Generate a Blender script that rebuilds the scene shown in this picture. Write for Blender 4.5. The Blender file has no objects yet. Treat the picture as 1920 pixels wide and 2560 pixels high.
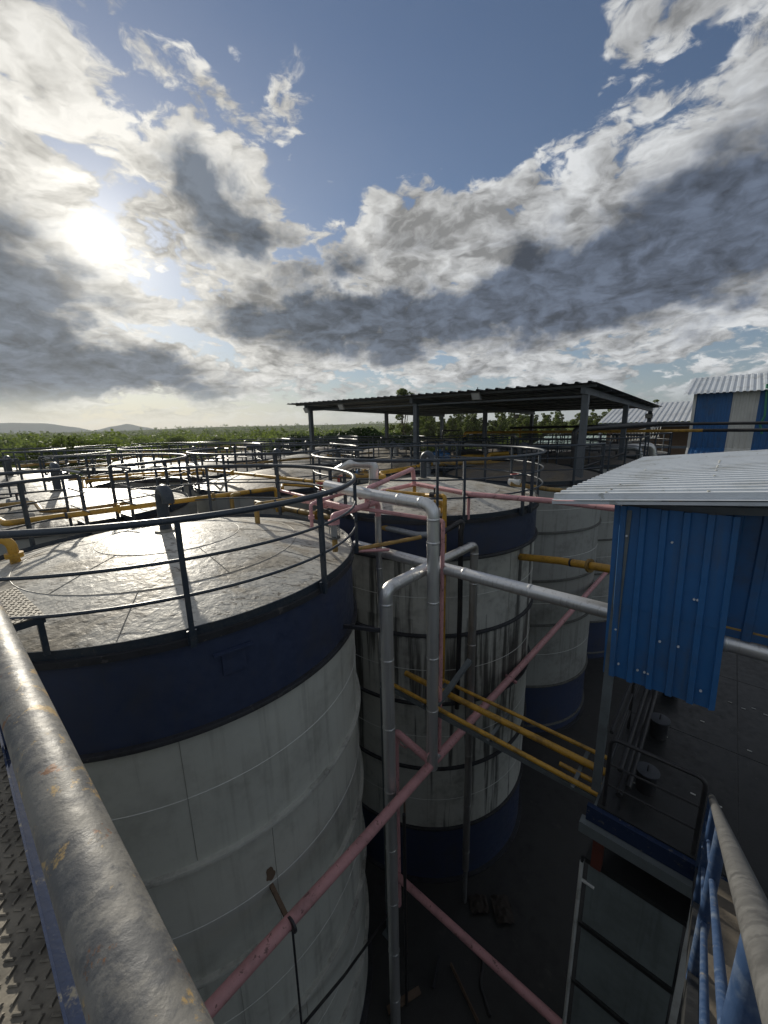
import bpy, math, random
from mathutils import Vector, Matrix, noise as mnoise
R_ = math.radians
rnd = random.Random(7)
SC = bpy.context.scene
COL = SC.collection

# ------------------------------------------------------------------ camera
CZ = 11.0                                   # eye height above the yard
F, PW, PH = 975.0, 1920.0, 2560.0           # focal length and size of the photo in its pixels
PITCH = math.atan(F / 4471.0)
ROLL = math.atan(102 / 4470.0)
fwd = Vector((0, math.cos(PITCH), -math.sin(PITCH)))
r0 = Vector((1, 0, 0)); u0 = r0.cross(fwd)
cam_r = math.cos(ROLL) * r0 - math.sin(ROLL) * u0
cam_u = math.sin(ROLL) * r0 + math.cos(ROLL) * u0
cam = bpy.data.cameras.new('camera'); camo = bpy.data.objects.new('camera', cam); COL.objects.link(camo)
cam.sensor_fit = 'VERTICAL'; cam.sensor_height = 36.0; cam.lens = 36.0 * F / PH
cam.clip_start = 0.03; cam.clip_end = 60000
M = Matrix((cam_r, cam_u, -fwd)).transposed().to_4x4(); M.translation = Vector((0, 0, CZ))
camo.matrix_world = M
SC.camera = camo

# ------------------------------------------------------------------ sky, sun, exposure
SUN_AZ, SUN_EL = -32.6, 19.9
sun_dir = Vector((math.sin(R_(SUN_AZ)) * math.cos(R_(SUN_EL)), math.cos(R_(SUN_AZ)) * math.cos(R_(SUN_EL)), math.sin(R_(SUN_EL))))
SC.view_settings.view_transform = 'Standard'; SC.view_settings.look = 'None'
SC.view_settings.exposure = 0.6; SC.view_settings.gamma = 1.0; SC.view_settings.use_curve_mapping = False

class NT:
    """small helper for node trees"""
    def __init__(s, tree): s.t = tree; s.n = tree.nodes; s.l = tree.links
    def new(s, typ, **kw):
        n = s.n.new(typ)
        for k, v in kw.items(): setattr(n, k, v)
        return n
    def put(s, sock, v):
        if v is None: return
        if isinstance(v, bpy.types.NodeSocket): s.l.new(v, sock)
        elif isinstance(v, (int, float)):
            try: sock.default_value = v
            except TypeError: sock.default_value = (v, v, v) if len(sock.default_value) == 3 else (v, v, v, 1)
        else:
            v = tuple(v)
            if len(sock.default_value) == 4 and len(v) == 3: v = v + (1,)
            sock.default_value = v
    def m(s, op, a, b=None, c=None, clamp=False):
        n = s.new('ShaderNodeMath', operation=op, use_clamp=clamp)
        s.put(n.inputs[0], a); s.put(n.inputs[1], b); s.put(n.inputs[2], c); return n.outputs[0]
    def vm(s, op, a, b=None, scale=None):
        n = s.new('ShaderNodeVectorMath', operation=op)
        s.put(n.inputs[0], a); s.put(n.inputs[1], b)
        if scale is not None: s.put(n.inputs['Scale'], scale)
        return n.outputs['Value'] if op in ('LENGTH', 'DOT_PRODUCT', 'DISTANCE') else n.outputs['Vector']
    def noise(s, vec, scale, detail=4, rough=.55, dist=0, lac=2.0):
        n = s.new('ShaderNodeTexNoise'); n.noise_dimensions = '3D'
        s.put(n.inputs['Vector'], vec); s.put(n.inputs['Scale'], scale); s.put(n.inputs['Detail'], detail)
        s.put(n.inputs['Roughness'], rough); s.put(n.inputs['Distortion'], dist); s.put(n.inputs['Lacunarity'], lac)
        return n
    def rng(s, v, a, b, c=0.0, d=1.0, smooth=True):
        n = s.new('ShaderNodeMapRange'); n.interpolation_type = 'SMOOTHSTEP' if smooth else 'LINEAR'; n.clamp = True
        for i, x in enumerate((v, a, b, c, d)): s.put(n.inputs[i], x)
        return n.outputs[0]
    def mix(s, f, a, b, mode='MIX'):
        n = s.new('ShaderNodeMix'); n.data_type = 'RGBA'; n.blend_type = mode
        s.put(n.inputs[0], f); s.put(n.inputs[6], a); s.put(n.inputs[7], b); return n.outputs[2]
    def comb(s, x, y, z=0.0):
        n = s.new('ShaderNodeCombineXYZ'); s.put(n.inputs[0], x); s.put(n.inputs[1], y); s.put(n.inputs[2], z); return n.outputs[0]

def build_world():
    w = bpy.data.worlds.new('World'); SC.world = w; w.use_nodes = True
    t = NT(w.node_tree); w.node_tree.nodes.clear()
    gen = t.new('ShaderNodeTexCoord').outputs['Generated']
    d = t.vm('NORMALIZE', gen)
    sep = t.new('ShaderNodeSeparateXYZ'); t.l.new(d, sep.inputs[0]); x, y, z = sep.outputs
    sky = t.new('ShaderNodeTexSky'); sky.sky_type = 'NISHITA'; sky.sun_disc = False
    sky.sun_elevation = R_(SUN_EL); sky.sun_rotation = R_(SUN_AZ); sky.altitude = 600; sky.air_density = 1.15; sky.dust_density = 0.6; sky.ozone_density = 2.0
    az = t.m('MULTIPLY', t.m('ARCTAN2', x, y), 57.2958)
    el = t.m('MULTIPLY', t.m('ARCSINE', z), 57.2958)
    zc = t.m('MAXIMUM', z, 0.0)
    # cloud layer coordinates: the plane of the cloud base seen from below
    k = t.m('DIVIDE', 1.0, t.m('ADD', zc, 0.34))
    q = t.comb(t.m('MULTIPLY', x, k), t.m('MULTIPLY', y, k), t.m('MULTIPLY', z, 1.5))
    wq = t.noise(q, 3.2, 4, .6).outputs['Color']
    qw = t.vm('ADD', q, t.vm('SCALE', t.vm('SUBTRACT', wq, (.5, .5, .5)), scale=.26))
    def puffs(v, det):
        f = t.noise(v, 3.4, det, .63).outputs['Fac']
        vo = t.new('ShaderNodeTexVoronoi'); vo.feature = 'F1'; t.put(vo.inputs['Vector'], v); vo.inputs['Scale'].default_value = 10.5
        vo.inputs['Detail'].default_value = 1.0; vo.inputs['Roughness'].default_value = .55; vo.normalize = True
        return t.m('MULTIPLY_ADD', t.m('SUBTRACT', .42, vo.outputs['Distance']), .30, f)
    n1 = puffs(qw, 8)
    qs = t.vm('ADD', qw, (sun_dir.x * .035, sun_dir.y * .035, .035))
    n2 = puffs(qs, 5)
    # weather: where the cloud masses lie (compass bearing / height above the horizon)
    wa = t.vm('SCALE', t.vm('SUBTRACT', t.noise(d, 6.0, 5, .6).outputs['Color'], (.5, .5, .5)), scale=15.0)
    ae = t.vm('ADD', t.comb(az, el, 0.0), t.vm('MULTIPLY', wa, (1.15, .75, 0.0)))
    def total(bl, base):
        s = base
        for caz, cel, sa, se, rot, wgt in bl:
            mp = t.new('ShaderNodeMapping', vector_type='TEXTURE'); t.put(mp.inputs['Vector'], ae)
            mp.inputs['Location'].default_value = (caz, cel, 0); mp.inputs['Rotation'].default_value = (0, 0, R_(rot)); mp.inputs['Scale'].default_value = (sa * 1.15, se * 1.15, 1)
            gr = t.new('ShaderNodeTexGradient', gradient_type='SPHERICAL'); t.l.new(mp.outputs[0], gr.inputs[0])
            s = t.m('MULTIPLY_ADD', gr.outputs['Fac'], wgt * 1.35, s)
        return s
    cover = total(CLOUD_BLOBS, -.005)
    dark = total(DARK_BLOBS, 0.0)
    den = t.m('MULTIPLY_ADD', t.m('SUBTRACT', n1, .5), 2.0, cover)
    alpha = t.rng(den, -.02, .13)
    thick = t.rng(t.m('MULTIPLY_ADD', t.m('ADD', den, .22), t.m('MULTIPLY', dark, .62), t.m('MULTIPLY', den, .42)), .05, .62)
    lit = t.m('ADD', .5, t.m('MULTIPLY', t.m('SUBTRACT', n1, n2), 4.2), clamp=True)
    cs = t.m('MAXIMUM', t.vm('DOT_PRODUCT', d, tuple(sun_dir)), 0.0)
    g1 = t.m('POWER', cs, 6.0); g2 = t.m('POWER', cs, 36.0); g3 = t.m('POWER', cs, 300.0); g4 = t.m('POWER', cs, 4200.0)
    bright = t.mix(g1, (.39, .40, .41), (.45, .435, .40))
    bright = t.vm('SCALE', bright, scale=t.m('ADD', .85, t.m('MULTIPLY', g2, .26)))
    grey = t.mix(g1, (.064, .080, .112), (.075, .090, .112))
    cloud = t.mix(thick, bright, grey)
    cloud = t.vm('SCALE', cloud, scale=t.m('ADD', .46, t.m('MULTIPLY', lit, .98)))
    blue = t.vm('SCALE', sky.outputs[0], scale=SKY_K)
    blue = t.vm('MULTIPLY', blue, (.82, .90, 1.04))
    hz = t.m('POWER', 2.718, t.m('MULTIPLY', t.m('MAXIMUM', el, 0.0), -.15))
    hcol = t.mix(g1, (.17, .205, .24), (.34, .305, .23))
    blue = t.mix(t.m('MULTIPLY', hz, .85), blue, hcol)
    veil = t.m('MULTIPLY', t.noise(q, 1.1, 4, .6).outputs['Fac'], t.m('ADD', .14, t.m('MULTIPLY', g1, .36)), clamp=True)
    blue = t.mix(t.m('MULTIPLY', veil, .5), blue, bright)
    a2 = t.m('MULTIPLY', alpha, t.rng(el, .5, 6.0, .2, 1.0))
    col = t.mix(a2, blue, cloud)
    glow = t.m('ADD', t.m('MULTIPLY', g3, .18), t.m('MULTIPLY', g4, 3.0))
    glow = t.m('ADD', glow, t.m('MULTIPLY', g2, .05))
    col = t.vm('ADD', col, t.vm('SCALE', (1.0, .96, .87), scale=glow))
    bg = t.new('ShaderNodeBackground'); bg.inputs['Strength'].default_value = .1
    t.l.new(t.vm('SCALE', col, scale=10.0), bg.inputs['Color'])
    out = t.new('ShaderNodeOutputWorld'); t.l.new(bg.outputs[0], out.inputs['Surface'])
SKY_K = .046
# bearing, elevation, half-width, half-height, tilt, weight
CLOUD_BLOBS = [
    (3, 42, 30, 14, -4, -.34), (-4, 31, 11, 7, 0, -.22), (17, 35, 17, 6.5, 20, -.26), (40, 38, 10, 3, 25, .16),
    (-32, 31, 20, 14, -25, .07), (-19, 24, 9, 6, -32, .34), (-43, 12, 16, 11, 0, .42), (-30, 6.5, 16, 4, 0, .34), (-12, 17, 18, 8, -10, .12),
    (36, 22, 28, 8.5, 10, .46), (3, 22.5, 15, 6, 10, .16), (20, 14.2, 42, 5.8, 1, .42), (-3, 14.5, 14, 4, 0, .22), (8, 7, 46, 4, 0, .08)]
DARK_BLOBS = [
    (-20, 25, 9.5, 6, -32, .95), (-12, 21, 8, 4, -25, .7), (-45, 12, 17, 10, 0, 1.2), (-33, 6.5, 15, 3.5, 0, 1.1), (22, 14.2, 42, 5.0, 1, 1.25), (40, 22, 19, 7, 15, .75), (28, 20, 12, 4, 10, .35), (-3, 14.5, 13, 3.6, 0, 1.0), (-6, 21.5, 6, 2.4, -10, 1.0), (3, 9.6, 8, 1.7, 0, .9), (-16, 14, 12, 4, 0, .5), (0, 4.6, 60, 1.4, 0, .35)]
build_world()
sl = bpy.data.lights.new('sun', 'SUN'); so = bpy.data.objects.new('sun', sl); COL.objects.link(so)
sl.energy = 3.0; sl.angle = R_(.6); sl.color = (1.0, .93, .80)
so.location = (-40, 60, 60); so.rotation_euler = (-sun_dir).to_track_quat('-Z', 'Y').to_euler()

# ------------------------------------------------------------------ photo pixels -> rays
def ray(px, py): return fwd + ((px - PW / 2) / F) * cam_r - ((py - PH / 2) / F) * cam_u
EYE = Vector((0, 0, CZ))
def at_z(px, py, z):
    d = ray(px, py); return EYE + d * ((z - CZ) / d.z)
def at_y(px, py, y):
    d = ray(px, py); return EYE + d * (y / d.y)
UU = Vector((math.sin(R_(41.5)), math.cos(R_(41.5)), 0)); VV = Vector((-UU.y, UU.x, 0)); ZZ = Vector((0, 0, 1))
def at_u(px, py, u):
    d = ray(px, py); return EYE + d * (u / d.dot(UU))
def at_v(px, py, v):
    d = ray(px, py); return EYE + d * (v / d.dot(VV))
def uv(u, v, z): return UU * u + VV * v + ZZ * z

# ------------------------------------------------------------------ mesh helpers
class MB:
    def __init__(s): s.v = []; s.f = []
    def add(s, vs, fs):
        b = len(s.v); s.v += [Vector(p) for p in vs]; s.f += [tuple(i + b for i in f) for f in fs]; return s
    def box(s, c, size, ax=None):
        ax = ax or (Vector((1, 0, 0)), Vector((0, 1, 0)), Vector((0, 0, 1)))
        h = [a * (d * .5) for a, d in zip(ax, size)]; c = Vector(c)
        vs = [c + h[0] * i + h[1] * j + h[2] * k for i in (-1, 1) for j in (-1, 1) for k in (-1, 1)]
        return s.add(vs, [(0, 1, 3, 2), (4, 6, 7, 5), (0, 4, 5, 1), (2, 3, 7, 6), (0, 2, 6, 4), (1, 5, 7, 3)])
    def bar(s, a, b, w, h, up=ZZ):
        a, b = Vector(a), Vector(b); d = (b - a); L = d.length; d = d / L
        up = Vector(up)
        sd = d.cross(up)
        if sd.length < 1e-4: sd = d.cross(UU)
        sd.normalize(); n = sd.cross(d).normalized()
        return s.box((a + b) / 2, (L, w, h), (d, sd, n))
    def tube(s, pts, r, seg=10, closed=False, caps=True, radii=None):
        pts = [Vector(p) for p in pts]; n = len(pts); ring = []
        tang = []
        for i in range(n):
            a = pts[(i - 1) % n] if (closed or i > 0) else pts[i]
            b = pts[(i + 1) % n] if (closed or i < n - 1) else pts[i]
            tang.append((b - a).normalized())
        up = ZZ if abs(tang[0].z) < .9 else UU
        nx = tang[0].cross(up).normalized()
        vs = []
        for i in range(n):
            nx = (nx - tang[i] * nx.dot(tang[i])).normalized(); ny = tang[i].cross(nx)
            rr = radii[i] if radii else r
            for k in range(seg):
                a = 2 * math.pi * k / seg; vs.append(pts[i] + nx * (math.cos(a) * rr) + ny * (math.sin(a) * rr))
        fs = []
        for i in range(n if closed else n - 1):
            j = (i + 1) % n
            for k in range(seg):
                l = (k + 1) % seg; fs.append((i * seg + k, i * seg + l, j * seg + l, j * seg + k))
        if caps and not closed:
            fs.append(tuple(range(seg - 1, -1, -1))); fs.append(tuple((n - 1) * seg + k for k in range(seg)))
        return s.add(vs, fs)
    def lathe(s, prof, c=(0, 0, 0), seg=96, a0=0, a1=360, closed_prof=False):
        c = Vector(c); full = abs(a1 - a0) >= 359.9; n = seg if full else seg + 1; m = len(prof); vs = []
        for i in range(n):
            a = R_(a0 + (a1 - a0) * i / seg); ca, sa = math.cos(a), math.sin(a)
            vs += [c + Vector((r * ca, r * sa, z)) for r, z in prof]
        fs = []
        for i in range(seg):
            j = (i + 1) % n
            for k in range(m if closed_prof else m - 1):
                l = (k + 1) % m; fs.append((i * m + k, j * m + k, j * m + l, i * m + l))
        return s.add(vs, fs)
    def cyl(s, a, b, r, seg=14): return s.tube([a, b], r, seg)
    def build(s, name, mat, parent=None, origin=None, smooth=True, ang=38):
        o_ = Vector(origin) if origin is not None else (Vector(parent['_o']) if parent is not None and '_o' in parent else Vector((0, 0, 0)))
        me = bpy.data.meshes.new(name); me.from_pydata([p - o_ for p in s.v], [], s.f); me.update()
        if smooth:
            me.polygons.foreach_set('use_smooth', [True] * len(me.polygons)); me.set_sharp_from_angle(angle=R_(ang))
        o = bpy.data.objects.new(name, me); COL.objects.link(o)
        if mat is not None: me.materials.append(mat)
        if parent is not None: o.parent = parent
        else: o.location = o_
        o['_o'] = tuple(o_)
        return o
def tag(o, label=None, cat=None, group=None, kind=None):
    if label: o['label'] = label
    if cat: o['category'] = cat
    if group: o['group'] = group
    if kind: o['kind'] = kind
    return o
def thing(name, loc, label, cat, group=None):
    o = bpy.data.objects.new(name, None); o.empty_display_size = .2; COL.objects.link(o); o.location = loc; o['_o'] = tuple(loc)
    return tag(o, label, cat, group)
def copy_tree(o, parent=None):
    c = o.copy(); COL.objects.link(c); c.parent = parent
    for ch in o.children: copy_tree(ch, c)
    return c
def fillet(pts, r, n=6):
    pts = [Vector(p) for p in pts]; out = [pts[0]]
    for i in range(1, len(pts) - 1):
        p = pts[i]; a = pts[i - 1] - p; b = pts[i + 1] - p; la, lb = a.length, b.length; a /= la; b /= lb
        th = a.angle(b)
        if th > 3.1: out.append(p); continue
        cut = min(r / math.tan(th / 2), la * .48, lb * .48)
        p0, p1 = p + a * cut, p + b * cut
        for k in range(n + 1):
            t = k / n; out.append((1 - t) ** 2 * p0 + 2 * t * (1 - t) * p + t * t * p1)
    out.append(pts[-1]); return out

# ------------------------------------------------------------------ materials
def mat(name, base, rough=.5, metal=0.0, dirt=None, dirt_amt=.5, dirt_scale=3.0, dirt_lo=.45, dirt_hi=.7,
        streak=None, streak_amt=0.0, streak_scale=9.0, spots=None, spot_amt=0.0, spot_scale=30.0, spot_lo=.62,
        bump=.0, bump_scale=40.0, bump2=0.0, bump2_scale=4.0, vary=.12, rough_vary=.15, spec=.5, coat=0.0, extra=None):
    m = bpy.data.materials.new(name); m.use_nodes = True; t = NT(m.node_tree); bs = m.node_tree.nodes['Principled BSDF']
    co = t.new('ShaderNodeTexCoord').outputs['Object']
    nz = t.noise(co, dirt_scale, 7, .62).outputs['Fac']
    nf = t.noise(co, dirt_scale * 7.3, 6, .6).outputs['Fac']
    col = t.mix(1.0, base, t.comb(*(t.rng(nf, .25, .75, 1 - vary, 1 + vary, False),) * 3), 'MULTIPLY')
    if streak:
        st = t.noise(t.vm('MULTIPLY', co, (1, 1, .045)), streak_scale, 6, .6).outputs['Fac']
        s2 = t.m('MULTIPLY', t.rng(st, .52, .72), t.rng(nz, .3, .65, .25, 1.0))
        col = t.mix(t.m('MULTIPLY', s2, streak_amt), col, streak)
    if dirt:
        col = t.mix(t.m('MULTIPLY', t.rng(t.m('ADD', t.m('MULTIPLY', nz, .7), t.m('MULTIPLY', nf, .3)), dirt_lo, dirt_hi), dirt_amt), col, dirt)
    if spots:
        sp = t.noise(co, spot_scale, 5, .65).outputs['Fac']
        col = t.mix(t.m('MULTIPLY', t.rng(sp, spot_lo, spot_lo + .06), spot_amt), col, spots)
    if extra: col = extra(t, co, col, bs)
    t.put(bs.inputs['Base Color'], col)
    t.put(bs.inputs['Metallic'], metal); t.put(bs.inputs['Specular IOR Level'], spec); t.put(bs.inputs['Coat Weight'], coat)
    t.put(bs.inputs['Roughness'], t.rng(nf, .25, .75, max(.05, rough - rough_vary), min(1, rough + rough_vary), False))
    h = None
    if bump: h = t.m('MULTIPLY', t.noise(co, bump_scale, 5, .6).outputs['Fac'], bump)
    if bump2:
        b2 = t.m('MULTIPLY', t.noise(co, bump2_scale, 3, .5, .4).outputs['Fac'], bump2); h = b2 if h is None else t.m('ADD', h, b2)
    if h is not None:
        bn = t.new('ShaderNodeBump'); bn.inputs['Strength'].default_value = 1.0; bn.inputs['Distance'].default_value = 1.0
        t.put(bn.inputs['Height'], h); t.l.new(bn.outputs[0], bs.inputs['Normal'])
    return m

MT = {}
GRIME = (.035, .03, .026); RUST = (.16, .065, .025)
def wall_extra(amount, lo, hi, courses=()):
    # rain and product runs below the stiffening rings: their own shape on the paint
    def fn(t, co, col, bs):
        sp = t.new('ShaderNodeSeparateXYZ'); t.l.new(co, sp.inputs[0])
        a = t.m('ARCTAN2', sp.outputs[1], sp.outputs[0])
        v = t.comb(t.m('MULTIPLY', a, 9.0), 0.0, t.m('MULTIPLY', sp.outputs[2], .16))
        n = t.noise(v, 1.0, 5, .62).outputs['Fac']
        for z0, z1, w in courses:      # courses that caught more of the spills
            n = t.m('MULTIPLY_ADD', t.m('MULTIPLY', t.rng(sp.outputs[2], z0 - .05, z0), t.rng(sp.outputs[2], z1, z1 + .05, 1.0, 0.0)), w, n)
        v2 = t.comb(t.m('MULTIPLY', a, 42.0), 3.0, t.m('MULTIPLY', sp.outputs[2], .5))
        n2 = t.noise(v2, 1.0, 5, .6).outputs['Fac']
        f = t.m('MULTIPLY', t.rng(n, lo, hi), t.rng(n2, .25, .5, .35, 1.0))
        f = t.m('MAXIMUM', f, t.m('MULTIPLY', t.rng(n2, .66, .74), .45))
        return t.mix(t.m('MULTIPLY', f, amount), col, (.022, .021, .02))
    return fn
MT['wall'] = mat('grey_tank_paint', (.56, .565, .51), .55, dirt=(.16, .15, .13), dirt_amt=.45, dirt_scale=.9, streak=(.10, .085, .06), streak_amt=.35, streak_scale=7, bump=0.0006, bump_scale=30, bump2=0.0022, bump2_scale=1.2, vary=.05, extra=wall_extra(.30, .58, .72))
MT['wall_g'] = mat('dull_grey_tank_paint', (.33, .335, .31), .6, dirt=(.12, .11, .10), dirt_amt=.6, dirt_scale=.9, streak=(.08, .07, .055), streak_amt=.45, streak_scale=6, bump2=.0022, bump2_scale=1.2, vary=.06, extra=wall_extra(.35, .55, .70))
MT['wall_t'] = mat('stained_tank_paint', (.52, .52, .47), .5, dirt=(.09, .08, .07), dirt_amt=.6, dirt_scale=1.1, streak=(.06, .055, .05), streak_amt=.5, streak_scale=4, bump=0.0006, bump_scale=30, bump2=0.0022, bump2_scale=1.2, vary=.06, extra=wall_extra(.86, .525, .625, ((5.0, 6.66, .085), (3.3, 5.0, .02), (6.6, 7.0, .04), (1.5, 3.3, -.03))))
MT['navy'] = mat('navy_paint', (.036, .050, .098), .42, dirt=(.05, .05, .052), dirt_amt=.6, dirt_scale=1.3, streak=(.06, .06, .065), streak_amt=.35, streak_scale=8, bump=0.0006, bump_scale=30, bump2=0.006, bump2_scale=1.5, vary=.15)
MT['ring'] = mat('grimy_ring_steel', (.11, .11, .10), .6, dirt=(.02, .018, .016), dirt_amt=.85, dirt_scale=3, spots=(.3, .29, .26), spot_amt=.5, spot_scale=14, bump=0.003, bump_scale=30)
MT['ring_dark'] = mat('tarred_ring_steel', (.035, .036, .042), .55, dirt=(.012, .011, .01), dirt_amt=.9, dirt_scale=3, spots=(.14, .13, .12), spot_amt=.5, spot_scale=10, bump=0.003, bump_scale=30)
MT['ring_pale'] = mat('pale_ring_steel', (.50, .50, .455), .5, dirt=(.10, .09, .08), dirt_amt=.9, dirt_scale=2, bump=0.0004, bump_scale=30)
MT['seam'] = mat('weld_seam_paint', (.66, .66, .62), .5, vary=.1)
def roof_extra(t, co, col, bs):
    n = t.noise(co, 1.1, 8, .6, .6).outputs['Fac']
    col = t.mix(t.m('MULTIPLY', t.rng(n, .48, .63), .58), col, (.24, .19, .12))
    n2 = t.noise(co, .55, 6, .6).outputs['Fac']; n3 = t.noise(co, 55, 3, .6).outputs['Fac']
    col = t.mix(t.m('MULTIPLY', t.rng(n2, .58, .68), t.rng(n3, .42, .60, .15, .85)), col, (.055, .05, .045))
    n4 = t.noise(t.vm('MULTIPLY', co, (1, 2.6, 1)), 6, 6, .68, 1.0).outputs['Fac']
    return t.mix(t.m('MULTIPLY', t.rng(n4, .54, .63), .85), col, (.085, .072, .055))
MT['roof'] = mat('silver_roof_paint', (.48, .46, .41), .45, .08, bump=0.004, bump_scale=24, bump2=0.013, bump2_scale=7.0, vary=.18, rough_vary=.14, spec=.22, extra=roof_extra)
MT['roof_b'] = mat('dusty_roof_paint', (.40, .365, .31), .55, .05, spec=.25, bump=0.0035, bump_scale=16, bump2=0.014, bump2_scale=3.0, vary=.12, rough_vary=.12, extra=roof_extra)
MT['roof_d'] = mat('dark_roof_paint', (.16, .145, .13), .55, .1, bump=0.0035, bump_scale=16, bump2=0.014, bump2_scale=3.0, vary=.2, extra=roof_extra)  # darker tone for the tank roofs under and beside the shed
MT['joint'] = mat('grimy_plate_joint', (.26, .25, .22), .7, dirt=(.06, .055, .05), dirt_amt=.9, dirt_scale=2.5, vary=.3)
MT['roof_seam'] = mat('roof_weld_seam', (.27, .25, .21), .6, vary=.3)
MT['rail'] = mat('slate_rail_paint', (.030, .042, .058), .38, dirt=(.085, .082, .075), dirt_amt=.55, dirt_scale=5, spots=(.2, .17, .13), spot_amt=.4, spot_scale=40, bump=0.0005, bump_scale=60, vary=.15)
MT['yellow'] = mat('yellow_pipe_paint', (.52, .29, .035), .45, dirt=(.10, .065, .025), dirt_amt=.7, dirt_scale=4, dirt_lo=.46, dirt_hi=.66, spots=GRIME, spot_amt=.6, spot_scale=25, bump=0.0006, bump_scale=50)
MT['ochre'] = mat('weathered_ochre_pipe_paint', (.36, .225, .06), .5, dirt=(.07, .05, .03), dirt_amt=.8, dirt_scale=3, dirt_lo=.42, dirt_hi=.66, spots=GRIME, spot_amt=.6, spot_scale=22, bump=0.0006, bump_scale=50)
MT['pink'] = mat('pink_pipe_paint', (.58, .30, .305), .5, dirt=(.20, .12, .12), dirt_amt=.6, dirt_scale=3, spots=(.10, .05, .045), spot_amt=.75, spot_scale=11, spot_lo=.60, bump=0.001, bump_scale=40)
MT['alu'] = mat('aluminium_cladding', (.66, .66, .65), .37, .75, dirt=(.45, .43, .40), dirt_amt=.5, dirt_scale=.45, dirt_lo=.48, dirt_hi=.72, streak=(.30, .28, .25), streak_amt=.6, streak_scale=22, bump2=.0025, bump2_scale=2.2, vary=.04, rough_vary=.05)  # streak colour stands in for reflections drawn along the metal
MT['alu_o'] = mat('dull_aluminium_cladding', (.58, .57, .55), .36, .85, dirt=(.20, .17, .14), dirt_amt=.6, dirt_scale=.5, streak=(.18, .14, .10), streak_amt=.6, streak_scale=14, bump2=.003, bump2_scale=2.5, vary=.05, rough_vary=.06)
MT['galv'] = mat('galvanised_steel', (.42, .43, .44), .42, .7, dirt=(.14, .13, .12), dirt_amt=.6, dirt_scale=3, bump=0.0005, bump_scale=50)
MT['black'] = mat('black_pipe_paint', (.018, .018, .02), .5, dirt=(.06, .055, .05), dirt_amt=.6, dirt_scale=4, bump=0.001, bump_scale=30)
MT['bluesheet'] = mat('blue_coated_sheet', (.026, .120, .300), .45, dirt=(.05, .09, .16), dirt_amt=.6, dirt_scale=2, streak=(.07, .11, .17), streak_amt=.6, spots=(.4, .45, .5), spot_amt=.5, spot_scale=46, spot_lo=.70, bump2=.004, bump2_scale=3, vary=.07, spec=.45)
MT['bluesheet_d'] = mat('stained_blue_sheet', (.025, .11, .27), .45, dirt=(.05, .055, .06), dirt_amt=.5, dirt_scale=1.6, dirt_lo=.38, dirt_hi=.6, streak=(.02, .02, .02), streak_amt=.7, vary=.1)
MT['whitesheet'] = mat('white_coated_sheet', (.55, .585, .62), .42, dirt=(.26, .26, .23), dirt_amt=.7, dirt_scale=1.3, dirt_lo=.49, dirt_hi=.70, spots=(.16, .17, .13), spot_amt=.5, spot_scale=7, spot_lo=.62, vary=.06)
MT['shedroof'] = mat('dark_shed_sheet', (.075, .082, .088), .5, .2, dirt=(.03, .03, .03), dirt_amt=.6, dirt_scale=1, vary=.12)
MT['shedsteel'] = mat('grey_shed_steel', (.10, .115, .13), .5, .1, dirt=(.05, .05, .045), dirt_amt=.6, dirt_scale=2, spots=RUST, spot_amt=.3, spot_scale=14, vary=.12)
MT['beigesheet'] = mat('cream_wall_sheet', (.60, .59, .54), .5, dirt=(.3, .28, .25), dirt_amt=.4, dirt_scale=.6, vary=.06)
MT['greyroof'] = mat('grey_roof_sheet', (.50, .52, .54), .45, dirt=(.3, .3, .29), dirt_amt=.5, dirt_scale=.4, vary=.08)
MT['greyclad'] = mat('grey_cladding', (.22, .23, .23), .55, dirt=(.1, .1, .09), dirt_amt=.5, dirt_scale=.8, vary=.08)
MT['postgrey'] = mat('grey_post_paint', (.13, .15, .155), .5, dirt=(.05, .05, .05), dirt_amt=.5, dirt_scale=4, vary=.1)
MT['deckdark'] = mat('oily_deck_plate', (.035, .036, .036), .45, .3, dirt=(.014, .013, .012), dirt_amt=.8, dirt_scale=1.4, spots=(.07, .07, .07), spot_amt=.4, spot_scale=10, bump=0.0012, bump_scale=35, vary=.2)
MT['vessel'] = mat('grey_green_vessel_paint', (.20, .235, .235), .5, dirt=(.08, .085, .08), dirt_amt=.5, dirt_scale=.8, streak=(.05, .05, .045), streak_amt=.45, bump2=.01, bump2_scale=1.5, vary=.06)
MT['whitepost'] = mat('chalky_white_paint', (.58, .59, .57), .6, dirt=(.22, .21, .19), dirt_amt=.6, dirt_scale=5, vary=.1)
MT['redpost'] = mat('red_oxide_primer', (.13, .035, .022), .6, dirt=(.05, .03, .03), dirt_amt=.5, dirt_scale=4)
MT['railblue'] = mat('chipped_blue_paint', (.022, .05, .115), .55, dirt=(.15, .175, .20), dirt_amt=.6, dirt_scale=6, dirt_lo=.48, dirt_hi=.68, spots=(.24, .20, .13), spot_amt=.55, spot_scale=16, spot_lo=.62, bump=0.0008, bump_scale=45, vary=.15)
def worn_extra(t, co, col, bs):
    n = t.noise(co, 24, 8, .7, .3).outputs['Fac']; n2 = t.noise(co, 90, 5, .65).outputs['Fac']
    col = t.mix(t.m('MULTIPLY', t.rng(t.m('ADD', t.m('MULTIPLY', n, .75), t.m('MULTIPLY', n2, .25)), .46, .56), .7), col, (.055, .06, .07))
    n3 = t.noise(t.vm('ADD', co, (3.1, .2, 7)), 26, 8, .7, .4).outputs['Fac']
    col = t.mix(t.rng(n3, .565, .62), col, (.34, .235, .10))
    n5 = t.noise(t.vm('ADD', co, (1.7, 4.2, 2)), 30, 7, .7).outputs['Fac']
    return t.mix(t.rng(n5, .63, .68), col, (.17, .075, .03))
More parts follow.
